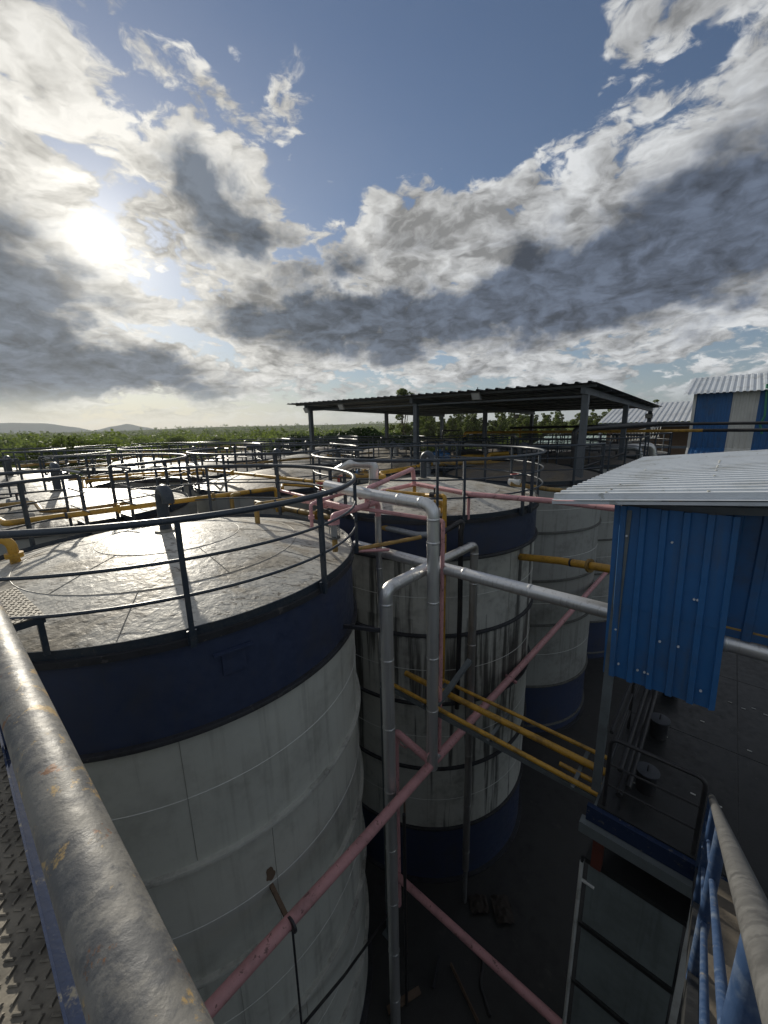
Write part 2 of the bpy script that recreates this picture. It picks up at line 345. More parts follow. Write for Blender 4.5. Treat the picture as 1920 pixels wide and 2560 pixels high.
MT['worn'] = mat('worn_rail_steel', (.155, .150, .138), .58, .12, bump=0.0008, bump_scale=110, bump2=0.0009, bump2_scale=45, vary=.3, rough_vary=.18, extra=worn_extra)
def bare_extra(t, co, col, bs):
    n = t.noise(co, 26, 8, .7).outputs['Fac']
    return t.mix(t.m('MULTIPLY', t.rng(n, .5, .6), .75), col, (.055, .055, .055))
MT['worn2'] = mat('bare_rail_steel', (.092, .092, .09), .6, .1, bump=0.0006, bump_scale=60, vary=.3, extra=bare_extra)
MT['chequer'] = mat('worn_chequer_plate', (.25, .22, .17), .6, .2, dirt=(.07, .062, .048), dirt_amt=.8, dirt_scale=7, dirt_lo=.38, dirt_hi=.62, bump=0.0008, bump_scale=70, vary=.25)
MT['toe'] = mat('chipped_toe_plate_paint', (.022, .035, .075), .6, dirt=(.22, .20, .14), dirt_amt=.6, dirt_scale=14, dirt_lo=.56, dirt_hi=.66, spec=.08, bump=0.0008, bump_scale=60, vary=.2)
MT['lamp'] = mat('floodlight_housing', (.30, .31, .31), .45, dirt=(.15, .15, .14), dirt_amt=.4, dirt_scale=6)
MT['lampglass'] = mat('floodlight_glass', (.42, .43, .42), .15, vary=.03)
MT['concrete'] = mat('shade_toned_concrete', (.034, .033, .031), .6, dirt=(.016, .015, .015), dirt_amt=.8, dirt_scale=.5, spots=(.06, .055, .048), spot_amt=.5, spot_scale=2.2, bump=.01, bump_scale=8, vary=.25)  # shade between the tanks is put into this near-black base colour
MT['lid'] = mat('dull_hatch_steel', (.07, .075, .085), .55, .3, dirt=(.03, .03, .03), dirt_amt=.5, dirt_scale=6)
MT['tread'] = mat('muddy_stair_plate', (.12, .10, .075), .75, dirt=(.05, .045, .04), dirt_amt=.7, dirt_scale=6, vary=.25)
MT['rag'] = mat('dirty_rag_cloth', (.045, .037, .03), .9, dirt=(.06, .045, .035), dirt_amt=.7, dirt_scale=12, bump=.01, bump_scale=60)
MT['valve'] = mat('valve_grey_paint', (.24, .26, .28), .45, .3, dirt=(.07, .06, .05), dirt_amt=.5, dirt_scale=9)
MT['redvalve'] = mat('red_valve_paint', (.30, .05, .04), .5, dirt=(.08, .05, .04), dirt_amt=.5, dirt_scale=9)
MT['motor'] = mat('blue_motor_paint', (.03, .12, .28), .45, dirt=(.05, .05, .05), dirt_amt=.5, dirt_scale=8)
MT['stain'] = mat('rust_stain', (.16, .11, .075), .85, dirt=(.09, .06, .04), dirt_amt=.6, dirt_scale=10)
def leafmat(name, c1, c2, trans=.25):
    m = bpy.data.materials.new(name); m.use_nodes = True; t = NT(m.node_tree); bs = m.node_tree.nodes['Principled BSDF']
    gi = t.new('ShaderNodeNewGeometry'); oi = t.new('ShaderNodeObjectInfo')
    co = t.new('ShaderNodeTexCoord').outputs['Object']
    n = t.noise(co, .9, 3, .5).outputs['Fac']
    f = t.m('ADD', t.m('MULTIPLY', gi.outputs['Random Per Island'], .6), t.m('MULTIPLY', n, .4))
    c = t.mix(f, c1, c2)
    nl = t.noise(co, .013, 4, .6).outputs['Fac']
    c = t.mix(1.0, c, t.comb(t.rng(nl, .3, .7, .7, 1.75, False), t.rng(nl, .3, .7, .75, 1.6, False), t.rng(nl, .3, .7, .8, 1.35, False)), 'MULTIPLY')
    c = t.mix(1.0, c, t.comb(*(t.rng(oi.outputs['Random'], 0, 1, .75, 1.25, False),) * 3), 'MULTIPLY')
    t.put(bs.inputs['Base Color'], c); bs.inputs['Roughness'].default_value = .6; bs.inputs['Specular IOR Level'].default_value = .08
    tr = t.new('ShaderNodeBsdfTranslucent'); t.put(tr.inputs['Color'], t.vm('MULTIPLY', c, (1.2, 1.35, .6)))
    mx = t.new('ShaderNodeMixShader'); mx.inputs[0].default_value = trans
    t.l.new(bs.outputs[0], mx.inputs[1]); t.l.new(tr.outputs[0], mx.inputs[2])
    t.l.new(mx.outputs[0], m.node_tree.nodes['Material Output'].inputs['Surface']); return m
MT['leaf'] = leafmat('broad_leaves', (.052, .074, .028), (.13, .158, .056), .36)
MT['leaf_d'] = leafmat('dark_leaves', (.015, .032, .012), (.046, .072, .026), .12)
MT['leaf_e'] = leafmat('eucalyptus_leaves', (.06, .08, .042), (.15, .17, .085), .4)
MT['leaf_l'] = leafmat('pale_leaves', (.072, .098, .032), (.155, .18, .066), .36)
MT['bark'] = mat('bark', (.12, .095, .07), .9, dirt=(.05, .04, .03), dirt_amt=.6, dirt_scale=4, bump=.02, bump_scale=12)

# ------------------------------------------------------------------ ground, plain, hills
def hgt(x, y):
    d = math.hypot(x, y)
    if d < 140: return 0.0
    f = min(1, (d - 140) / 500)
    a = math.degrees(math.atan2(x, y))
    h = f * (3.0 * mnoise.noise(Vector((x * .0021, y * .0021, 1.3))) + 1.2 * mnoise.noise(Vector((x * .008, y * .008, 4.1))))
    ridge = math.exp(-((d - 2600) / 900.0) ** 2) * (16 + 22 * math.exp(-((a + 8) / 22.0) ** 2)) * (1 + .35 * mnoise.noise(Vector((a * .08, d * .0006, 3.0))))
    return h + ridge
def build_ground():
    mb = MB(); rings = [0, 25, 60, 100, 140, 180, 230, 290, 360, 450, 560, 700, 850, 1030, 1240, 1480, 1750, 2000, 2250, 2500, 2750, 3050, 3500, 4200, 5500, 7500, 11000, 18000, 30000]
    na = 160; vs = [Vector((0, 0, 0))]
    for r in rings[1:]:
        for k in range(na):
            a = 2 * math.pi * k / na; x, y = r * math.sin(a), r * math.cos(a); vs.append(Vector((x, y, hgt(x, y))))
    fs = [(0, 1 + (k + 1) % na, 1 + k) for k in range(na)]
    for i in range(len(rings) - 2):
        for k in range(na):
            l = (k + 1) % na; a = 1 + i * na; b = a + na; fs.append((a + k, a + l, b + l, b + k))
    mb.add(vs, fs)
    def gx(t, co, col, bs):
        n = t.noise(co, .012, 7, .6).outputs['Fac']
        c = t.mix(t.rng(n, .35, .6), (.038, .052, .018), (.10, .12, .04))
        n2 = t.noise(co, .035, 6, .6).outputs['Fac']
        c = t.mix(t.m('MULTIPLY', t.rng(n2, .58, .70), .8), c, (.16, .135, .08))
        return c
    tag(mb.build('ground', mat('scrub_ground', (.06, .07, .03), .9, extra=gx, bump=.3, bump_scale=.6, spec=0.0), ang=80), kind='structure')
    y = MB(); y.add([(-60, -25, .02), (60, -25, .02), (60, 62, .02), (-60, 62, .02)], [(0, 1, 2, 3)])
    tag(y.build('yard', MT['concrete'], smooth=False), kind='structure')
    hm = mat('hazy_hill_scrub', (.05, .065, .05), .95, dirt=(.09, .09, .07), dirt_amt=.5, dirt_scale=.003, vary=.1, spec=0.0)
    def hill(peaks, dist, name):
        mb = MB(); a0, a1 = peaks[0][0], peaks[-1][0]; n = 60; vs = []; nd = 8
        for i in range(n + 1):
            a = a0 + (a1 - a0) * i / n; h = 0
            for (pa, ph), (qa, qh) in zip(peaks, peaks[1:]):
                if pa <= a <= qa: s = (a - pa) / (qa - pa); s = s * s * (3 - 2 * s) * .5 + s * .5; h = ph + (qh - ph) * s
            h = h * .82 + 5 * mnoise.noise(Vector((a * 1.7, 0, 0))) + 2.5 * mnoise.noise(Vector((a * 5, 2, 0)))
            for j in range(nd + 1):
                f = j / nd; d = dist + (f - .5) * 1500; hh = max(0, h) * math.sin(math.pi * f) ** .8
                vs.append(Vector((d * math.sin(R_(a)), d * math.cos(R_(a)), hh - 4)))
        fs = [(i * (nd + 1) + j, (i + 1) * (nd + 1) + j, (i + 1) * (nd + 1) + j + 1, i * (nd + 1) + j + 1) for i in range(n) for j in range(nd)]
        mb.add(vs, fs); tag(mb.build(name, hm, ang=80), kind='structure')
    hill([(-58, 90), (-52, 160), (-46, 150), (-43.2, 190), (-40, 178), (-37.5, 120), (-35.8, 62), (-34, 120), (-32.3, 160), (-31, 110), (-29, 50), (-26, 22), (-24, 0)], 6200, 'hills')
build_ground()

# ------------------------------------------------------------------ tanks
VANG = math.degrees(math.atan2(VV.y, VV.x)); UANG = math.degrees(math.atan2(UU.y, UU.x))
def make_tank(label, c, H, band, base, rings, seams, wallm, roofm, ringms, gaps, posts, vent=True, Rk=2.8, rail_top=1.1, seg=128, group='tanks in the tank farm', rise=.46):
    t = thing('storage_tank', (c[0], c[1], 0), label, 'tank', group); o = Vector((c[0], c[1], 0))
    P = lambda prof, name, m, sg=seg, cp=False: MB().lathe(prof, o, sg, closed_prof=cp).build(name, m, t)
    P([(Rk, base), (Rk, band)], 'wall', wallm)
    P([(Rk + .004, band), (Rk + .004, H - .16)], 'top_band', MT['navy'])
    P([(Rk + .004, .03), (Rk + .004, base)], 'base_band', MT['navy'])
    P([(Rk + .10, .02), (Rk + .10, .06), (Rk, .06)], 'bottom_flange', MT['ring_dark'])
    for i, z in enumerate(rings):
        m = ringms[i % len(ringms)]
        P([(Rk, z + .042), (Rk + .058, z + .040), (Rk + .062, z + .034), (Rk + .062, z - .012), (Rk + .02, z - .02), (Rk + .018, z - .045), (Rk, z - .05)], 'stiffener_ring', m)
    for z in seams:
        P([(Rk, z + .006), (Rk + .005, z + .003), (Rk + .005, z - .003), (Rk, z - .006)], 'weld_seam', MT['seam'], seg)
    # rim: outer angle, upstand kerb
    P([(Rk, H - .17), (Rk + .05, H - .17), (Rk + .055, H - .10), (Rk + .03, H - .095), (Rk, H - .09)], 'rim_angle', MT['ring_dark'])
    P([(Rk + .02, H - .12), (Rk + .028, H), (Rk + .018, H + .002), (Rk + .01, H - .10)], 'kerb', MT['rail'])
    prof = [(Rk + .012, H - .075)] + [(Rk * (1 - k / 14), H - .075 + rise * (1 - (1 - k / 14) ** 1.55)) for k in range(1, 14)] + [(.001, H - .075 + rise)]
    rf = P(prof, 'roof', roofm)
    zr = lambda r: H - .075 + rise * (1 - (r / Rk) ** 1.55)
    sm = MB()
    for rr, a0, a1 in ((1.9, 0, 360), (1.0, 0, 360)):
        sm.tube([o + Vector((rr * math.cos(R_(a)), rr * math.sin(R_(a)), zr(rr) + .001)) for a in range(a0, a1, 6)], .005, 5, closed=True)
    for k in range(6):
        a = R_(k * 60 + 17)
        sm.tube([o + Vector((rr * math.cos(a), rr * math.sin(a), zr(rr) + .001)) for rr in (1.0, 1.3, 1.6, 1.9)], .005, 5)
        a += R_(30)
        sm.tube([o + Vector((rr * math.cos(a), rr * math.sin(a), zr(rr) + .001)) for rr in (1.9, 2.2, 2.5, 2.78)], .005, 5)
    sm.build('roof_seam', MT['roof_seam'], rf)
    # railing
    rr = Rk + .10; spans = []
    gs = sorted([((g - w) % 360, (g + w) % 360) for g, w in gaps])
    if not gs: spans = [(0, 360)]
    else:
        for i, (a, b) in enumerate(gs):
            nx = gs[(i + 1) % len(gs)][0]; spans.append((b, nx if nx > b else nx + 360))
    for a0, a1 in spans:
        n = max(8, int((a1 - a0) / 4)); full = a1 - a0 >= 359.9
        for zz, r_, nm in ((rail_top, .033, 'top_rail'), (rail_top * .655, .017, 'lower_rail'), (rail_top * .33, .017, 'lower_rail')):
            pts = [o + Vector((rr * math.cos(R_(a0 + (a1 - a0) * k / n)), rr * math.sin(R_(a0 + (a1 - a0) * k / n)), H + zz)) for k in range(n if full else n + 1)]
            MB().tube(pts, r_, 10, closed=full).build(nm, MT['rail'], t)
        if not full:
            for a in (a0, a1): posts = posts + [a]
    for a in posts:
        a = R_(a); p = o + Vector((rr * math.cos(a), rr * math.sin(a), 0)); tn = Vector((-math.sin(a), math.cos(a), 0))
        MB().bar(p + ZZ * (H - .16), p + ZZ * (H + rail_top), .055, .05, up=tn).build('post', MT['rail'], t, smooth=False)
        MB().box(p + ZZ * (H - .08) - Vector((math.cos(a), math.sin(a), 0)) * .035, (.03, .09, .14), (Vector((math.cos(a), math.sin(a), 0)), tn, ZZ)).build('post_lug', MT['rail'], t, smooth=False)
    if vent:
        b = o + Vector((-.05, -.05, zr(.07)))
        h = .52; hd = Vector((.62, -.55, 0)).normalized()
        pts = [b - ZZ * .03, b + ZZ * h] + [b + ZZ * h + hd * (.13 - .13 * math.cos(R_(k))) + ZZ * (.13 * math.sin(R_(k))) for k in range(20, 181, 20)]
        pts.append(pts[-1] - ZZ * .06)
        MB().tube(pts, .085, 16).build('vent_pipe', MT['rail'], t)
        MB().lathe([(.16, -.01), (.16, .02), (.08, .03)], b, 20).build('vent_flange', MT['roof_seam'], t)
    return t
C1 = Vector((-3.35, 5.94, 0)); C2 = Vector((1.11, 10.3, 0))
GU = Vector((4.30, 4.47, 0)); GV = Vector((-4.79, 3.86, 0))
def on_circle(c, r, px, py):
    d = ray(px, py); a = d.x ** 2 + d.y ** 2; b = -(d.x * c.x + d.y * c.y); q = c.x ** 2 + c.y ** 2 - r * r
    D = b * b - a * q; s = (-b - math.sqrt(max(D, 0))) / a; p = d * s
    return math.degrees(math.atan2(p.y - c.y, p.x - c.x))
H1 = 9.12
p1 = [on_circle(C1, 2.9, 455, 1400), on_circle(C1, 2.9, 805, 1350)]
st = p1[1] - p1[0]
posts1 = [p1[0] + st * k for k in range(-3, 9) if True]
posts1 = [a for a in posts1 if abs((a - VANG + 180) % 360 - 180) > 12]
tank1 = make_tank('large grey and navy tank with sunlit silver dome beside the worn foreground handrail', C1, H1, 7.98, .1,
    [7.96, 6.30, 4.62, 2.98, 1.35], [7.19, 5.42, 3.75, 2.1], MT['wall'], MT['roof'], [MT['ring_dark'], MT['ring_pale'], MT['ring_pale'], MT['ring_pale'], MT['ring_pale']],
    [(VANG + 2, 8)], posts1, seg=160)
tank2 = make_tank('grey tank streaked with black tar runs behind the aluminium clad riser pipes', C2, 9.26, 8.35, 1.58,
    [8.35, 6.65, 5.0, 3.3, 1.58], [7.52, 5.83, 4.15, 2.42], MT['wall_t'], MT['roof'], [MT['ring_dark']], [(VANG, 8)],
    [on_circle(C2, 2.9, 1160, 1230), on_circle(C2, 2.9, 1330, 1210)] + [VANG + k for k in (50, 90, 130, 170, 215, -32, -62, 245)], seg=128)
proto = None
others = [
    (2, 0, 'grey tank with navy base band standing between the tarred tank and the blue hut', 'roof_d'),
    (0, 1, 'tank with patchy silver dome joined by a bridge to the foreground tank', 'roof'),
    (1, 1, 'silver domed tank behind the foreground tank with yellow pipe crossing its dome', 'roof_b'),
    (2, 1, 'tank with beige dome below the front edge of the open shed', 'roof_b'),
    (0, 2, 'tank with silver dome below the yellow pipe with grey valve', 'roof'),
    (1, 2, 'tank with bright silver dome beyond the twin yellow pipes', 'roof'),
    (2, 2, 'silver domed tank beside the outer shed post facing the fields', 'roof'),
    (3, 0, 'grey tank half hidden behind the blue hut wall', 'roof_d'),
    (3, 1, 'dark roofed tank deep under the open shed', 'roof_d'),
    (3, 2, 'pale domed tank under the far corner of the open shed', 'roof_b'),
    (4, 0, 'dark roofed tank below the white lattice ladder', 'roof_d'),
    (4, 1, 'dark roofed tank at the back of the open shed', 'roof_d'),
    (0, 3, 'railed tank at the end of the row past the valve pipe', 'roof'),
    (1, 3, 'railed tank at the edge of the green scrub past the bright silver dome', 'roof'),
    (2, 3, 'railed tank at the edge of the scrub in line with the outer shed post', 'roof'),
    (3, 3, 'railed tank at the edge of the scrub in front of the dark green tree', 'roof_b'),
]
for i, j, lab, rm in others:
    c = C1 + GU * i + GV * j
    if proto is None:
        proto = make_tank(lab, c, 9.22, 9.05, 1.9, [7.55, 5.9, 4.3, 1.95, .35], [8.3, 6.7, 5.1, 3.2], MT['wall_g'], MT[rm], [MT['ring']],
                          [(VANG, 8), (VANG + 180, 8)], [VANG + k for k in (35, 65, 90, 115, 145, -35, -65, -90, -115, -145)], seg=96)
        continue
    tk = copy_tree(proto); tk.location = c; tk['label'] = lab; tk.rotation_euler.z = 0
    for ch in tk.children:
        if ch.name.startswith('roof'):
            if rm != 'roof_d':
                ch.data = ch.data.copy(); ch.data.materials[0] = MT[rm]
            ch.rotation_euler.z = rnd.uniform(0, 6.28)
# bridges between neighbouring tank tops
def bridge(a, b, label, zt=9.10):
    d = (b - a).normalized(); n = Vector((-d.y, d.x, 0)); p = a + d * 2.74; q = b - d * 2.74; o = (p + q) / 2 + ZZ * zt
    t = thing('walkway_bridge', o, label, 'walkway', 'plank bridges between tank tops')
    MB().bar(p + ZZ * (zt + .02) - d * .1, q + ZZ * (zt + .02) + d * .1, .74, .05).build('deck_plate', MT['ring'], t, smooth=False)
    for s in (-1, 1):
        for zz, r in ((1.1, .028), (.72, .016), (.36, .016)):
            MB().tube([p + n * s * .40 + ZZ * (zt + .1 + zz) - d * .22, q + n * s * .40 + ZZ * (zt + .1 + zz) + d * .22], r, 8).build('bridge_rail', MT['rail'], t)
        MB().bar(p + n * s * .39 + ZZ * (zt + .1) - d * .05, q + n * s * .39 + ZZ * (zt + .1) + d * .05, .012, .16).build('toe_board', MT['rail'], t, smooth=False)
T = lambda i, j: C1 + GU * i + GV * j
bridge(C1, T(0, 1), 'short railed bridge from the foreground tank to its neighbour')
bridge(T(0, 1), T(0, 2), 'short railed bridge beside the grey pipe valve')
bridge(C2, T(1, 1), 'short railed bridge behind the pink valve pipes')
bridge(T(1, 1), T(1, 2), 'short railed bridge beside the twin yellow pipes')
bridge(T(2, 0), T(2, 1), 'short railed bridge under the shed edge')
bridge(T(2, 1), T(2, 2), 'short railed bridge near the middle shed post')
bridge(T(3, 1), T(3, 2), 'short railed bridge deep under the shed')

for tk_, zs_, off in ((tank1, (7.96, 6.30, 4.62, 2.98, 1.35), 0), (tank2, (8.35, 6.65, 5.0, 3.3, 1.58), 13)):
    cc = C1 if tk_ is tank1 else C2
    for k in range(4):
        for m_ in ((1,) if tk_ is tank1 else range(4)):
            a = R_(on_circle(cc, 2.8, 560 if tk_ is tank1 else 1090, 1900) + off + (m_ - 1) * 31 + (k * 17) % 29 - 8); q = cc + Vector((math.cos(a), math.sin(a), 0)) * 2.802
            MB().bar(q + ZZ * (zs_[k + 1] + .06), q + ZZ * (zs_[k] - .06), .004, .006, up=Vector((math.cos(a), math.sin(a), 0))).build('plate_joint', MT['joint'], tk_, smooth=False)
# lifting lug plate and chequer step on the foreground tank
a = R_(on_circle(C1, 2.81, 585, 1650)); rd = Vector((math.cos(a), math.sin(a), 0)); tn = Vector((-math.sin(a), math.cos(a), 0)); p = C1 + rd * 2.815
lg = MB(); lg.box(p + ZZ * 8.62, (.02, .24, .26), (rd, tn, ZZ)); lg.box(p + rd * .03 + ZZ * 8.76, (.06, .40, .02), (rd, tn, ZZ))
lg.build('lug_plate', MT['navy'], tank1, smooth=False)
def roof_step():
    zt = CZ - 1.52
    pts = [at_z(-40, 1490, zt), at_z(42, 1470, zt), at_z(112, 1538, zt), at_z(24, 1568, zt)]
    ex = (pts[1] - pts[0] + pts[2] - pts[3]) / 2; ey = (pts[2] - pts[1] + pts[3] - pts[0]) / 2; c = sum(pts, Vector()) / 4
    ex.z = ey.z = 0; X = ey.normalized(); Y = ZZ.cross(X); wx = ey.length; wy = .42
    c = pts[2] - X * wx / 2 + Y * (wy / 2) * (1 if (c - pts[2]).dot(Y) > 0 else -1); c.z = zt
    t = thing('roof_step', (c.x, c.y, zt - .42), 'small chequer plate step standing on the sunlit silver dome', 'step')
    MB().box(c, (wx, wy, .012), (X, Y, ZZ)).build('tread_plate', MT['chequer'], t, smooth=False)
    fr = MB()
    for s in (-1, 1):
        fr.box(c + Y * s * (wy / 2 - .008) - ZZ * .035, (wx, .016, .06), (X, Y, ZZ)); fr.box(c + X * s * (wx / 2 - .006) - ZZ * .036, (.012, wy - .034, .058), (X, Y, ZZ))
    fr.build('frame', MT['rail'], t, smooth=False)
    for sx in (-1, 1):
        for sy in (-1, 1):
            MB().box(c + X * sx * (wx / 2 - .035) + Y * sy * (wy / 2 - .035) - ZZ * .22, (.045, .045, .31), (X, Y, ZZ)).build('leg', MT['rail'], t, smooth=False)
    lug = MB(); lug_n = int(wx / .045)
    for i in range(lug_n):
        for j in range(int(wy / .05)):
            q = c + X * (-wx / 2 + .03 + i * .045) + Y * (-wy / 2 + .03 + j * .05 + (.025 if i % 2 else 0)) + ZZ * .008
            an = R_(40 if i % 2 else -40); a1 = X * math.cos(an) + Y * math.sin(an); a2 = ZZ.cross(a1)
            if abs((q - c).dot(Y)) < wy / 2 - .012: lug.box(q, (.035, .009, .006), (a1, a2, ZZ))
    tag(lug.build('tread_lugs', MT['chequer'], t, smooth=False), kind='stuff')
roof_step()

# ------------------------------------------------------------------ pipes
def pipe(name, label, pts, r, m, bend=None, cat='pipe', group=None, bands=0, flanges=(), seg=14, fm=None):
    pts = [Vector(p) for p in pts]
    path = fillet(pts, bend if bend is not None else r * 2.2, 6)
    o = MB().tube(path, r, seg).build(name, MT[m], origin=pts[0])
    tag(o, label, cat, group)
    if bands:
        # lap joints of the cladding, every `bands` metres along the straight runs
        for a, b in zip(pts, pts[1:]):
            L = (b - a).length; d = (b - a) / max(L, 1e-6); s = bands * .6
            while s < L - r * 2:
                q = a + d * s; MB().tube([q - d * .02, q - d * .012, q + d * .012, q + d * .02], r, seg, radii=[r, r + .006, r + .006, r]).build('joint_band', MT[m], o); s += bands
        for i in range(1, len(pts) - 1):
            d0 = (pts[i] - pts[i - 1]).normalized(); d1 = (pts[i + 1] - pts[i]).normalized()
            if d0.angle(d1) > .3:
                for q, d in ((pts[i] - d0 * (r * 2.3), d0), (pts[i] + d1 * (r * 2.3), d1)):
                    MB().tube([q - d * .02, q - d * .01, q + d * .01, q + d * .02], r, seg, radii=[r, r + .006, r + .006, r]).build('joint_band', MT[m], o)
    for q, d in flanges:
        q = Vector(q); d = Vector(d).normalized()
        MB().tube([q - d * .016, q + d * .016], r * 1.75, 18).build('flange', MT[fm or m], o)
    return o
RI = .094
# aluminium clad risers and headers (the positions found from the tank walls they run beside)
bx, by = .72, 5.56
zt_ = at_y(1085, 1262, by).z
big_bot = at_y(1072, 1918, by).z
hd = Vector((bx, by, zt_))
pipe('insulated_pipe', 'thick aluminium clad riser turning at its top over the pink pipes', [hd - VV * 0 + VV * 2.35 + ZZ * .10, hd + VV * 1.2 + ZZ * .03, hd, Vector((bx, by, big_bot))], RI, 'alu', bend=.2, bands=.95, seg=22)
cap = MB(); cap.tube([Vector((bx, by, big_bot - .05)), Vector((bx, by, big_bot - .005))], .05, 14, radii=[.045, RI * .9]); cap_o = cap.build('pipe_end_cap', MT['galv'], bpy.data.objects['insulated_pipe'])
z2 = CZ - 2.2
e2 = Vector((.0, 5.1, z2 - .02))
pipe('insulated_pipe', 'aluminium clad riser bending at tank rim height beside the foreground tank wall', [Vector((.0, 5.1, .1)), e2, e2 + UU * 1.0 + ZZ * .02], RI, 'alu', bend=.15, bands=1.15, seg=22)
tee = Vector((.75, 5.97, z2))
h_end = at_u(1535, 1502, 4.75)
pipe('insulated_pipe', 'long aluminium clad pipe running level into the side of the blue hut', [tee + VV * 1.75 + ZZ * .02, tee, uv(tee.dot(UU), -1.2, z2 - .02)], RI * .97, 'alu', bands=1.0, seg=22)
v4 = tee + UU * 1.42
pipe('insulated_pipe', 'dull clad pipe dropping down the tarred tank from a short elbow', [tee + UU * .14, v4, Vector((v4.x, v4.y, 1.0))], RI * .82, 'alu_o', bend=.14, bands=1.3, seg=20)
MB().tube([Vector((v4.x, v4.y, 1.0)), Vector((v4.x, v4.y, .02))], .05, 12).build('bare_pipe_foot', MT['galv'], bpy.data.objects['insulated_pipe.003'])
# lower end of riser 2 supports
brk = MB(); brk.bar(Vector((0, 5.1, 8.15)) - UU * .02, C1 + (Vector((0, 5.1, 0)) - C1).normalized() * 2.8 + ZZ * 8.15, .05, .05); brk.build('wall_bracket', MT['ring_dark'], bpy.data.objects['insulated_pipe.001'], smooth=False)
# wrapped pipe coming down from pink elbow
gx = at_y(945, 1290, 6.6)
pipe('lagged_pipe', 'grey lagged upright pipe hanging below the pink elbow between the tanks', [gx, Vector((gx.x, gx.y, gx.z - 1.9)), Vector((gx.x, gx.y, .05))], .055, 'galv', bands=1.6)
# crumpled foil wrapped header in front of tarred tank roof
cr = [at_y(880, 1158, 8.0), at_y(935, 1160, 8.0), at_y(934, 1240, 8.0), at_y(932, 1330, 8.0)]
pipe('foil_wrapped_pipe', 'crumpled foil wrapped pipe bending down behind the pink riser', [at_y(840, 1180, 8.4), cr[0], cr[1], at_y(930, 1400, 8.0)], .10, 'alu', bend=.12, seg=18)

# pink pipes
RP = .075
pz = CZ - 5.6
pm = at_z(1080, 1908, pz)
pink_dir = (at_z(1512, 1436, pz) - at_z(505, 2545, pz)).normalized()
pk = [pm - pink_dir * 5.2 - ZZ * .02, pm - pink_dir * 2.0 - ZZ * .03, pm, pm + pink_dir * 6 - ZZ * .03, at_z(1516, 1430, pz)]
main_pink = pipe('pink_pipe', 'long rusty pink pipe slanting past the tank walls to the blue hut', pk, RP, 'pink', seg=16)
br_end = at_y(987, 1818, 6.03); br_end.z = CZ - 5.35
pipe('pink_pipe', 'pink branch pipe turning down beside the dark tank gap', [pm + VV * .06 + ZZ * .02, br_end, Vector((br_end.x, br_end.y, 1.55))], RP * .9, 'pink', bend=.10, seg=14)
p2z = CZ - 8.6
pa, pb = at_z(985, 2182, p2z), at_z(1420, 2580, p2z)
pipe('pink_pipe', 'lower pink pipe crossing the dark yard toward the grey vessel', [pa + (pa - pb).normalized() * .1, pb, pb + (pb - pa).normalized() * 1.2], RP * .9, 'pink', seg=14)
def loop(c, d, up, w, h, label, parent):
    return MB().tube(fillet([c - d * w, c - d * w * .75 + up * h, c + d * w * .55 + up * h, c + d * w], .05, 4), .013, 8).build('lifting_loop', MT['pink'], parent)
loop(pm + pink_dir * .02 + ZZ * .05, pink_dir, ZZ, .22, .22, '', main_pink)
loop(br_end - VV * .18 - ZZ * .06, VV, -ZZ, .12, .16, '', bpy.data.objects['pink_pipe.001'])
# strap and hanger rod on the main pink pipe, bracket stubs to tank walls
q = at_z(730, 2312, pz); w1 = C1 + (Vector((q.x, q.y, 0)) - C1).normalized() * 2.8
hg = MB(); hg.bar(q - ZZ * .06, Vector((w1.x, w1.y, pz - .02)), .05, .05); hg.build('wall_bracket', MT['rust'] if 'rust' in MT else MT['stain'], main_pink, smooth=False)
st_ = MB(); st_.tube([q - pink_dir * .012, q + pink_dir * .012], RP + .012, 16); st_.build('pipe_strap', MT['ring_dark'], main_pink)
MB().tube([q - ZZ * .05, q - ZZ * 1.6, q - ZZ * (pz - .05)], .014, 8).build('hanger_rod', MT['ring_dark'], main_pink)
# rust stain on tank wall: a thin irregular patch of corroded paint
wa_ = math.atan2(w1.y - C1.y, w1.x - C1.x); stn = MB(); vs = []
for k in range(22):
    a = 2 * math.pi * k / 22; rr = .065 * (1 + .75 * mnoise.noise(Vector((math.cos(a) * 1.3, math.sin(a) * 1.3, 5))))
    an = wa_ + (rr * math.cos(a)) / 2.8; vs.append(C1 + Vector((2.803 * math.cos(an), 2.803 * math.sin(an), pz + .16 + 1.5 * rr * math.sin(a))))
stn.add(vs, [tuple(range(22))]); stn.build('rust_patch', MT['stain'], tank1)
q2 = pm + pink_dir * 3.15 - ZZ * .03
w2 = C2 + (Vector((q2.x, q2.y, 0)) - C2).normalized() * 2.8
MB().bar(Vector((w2.x, w2.y, pz - .1)), q2 - ZZ * .1 + (q2 - Vector((w2.x, w2.y, q2.z))).normalized() * .12, .06, .05).build('wall_bracket', MT['pink'], main_pink, smooth=False)
# rope binding where riser meets the pink main
kn = MB()
for k in range(5):
    a0_ = k * 1.3; kn.tube([pm + pink_dir * (.05 + .02 * k) + Vector((math.cos(a), 0, math.sin(a))) * (RP + .014) for a in [a0_ + i * .52 for i in range(12)]], .008, 6, closed=False)
kn.build('wire_binding', MT['galv'], main_pink)

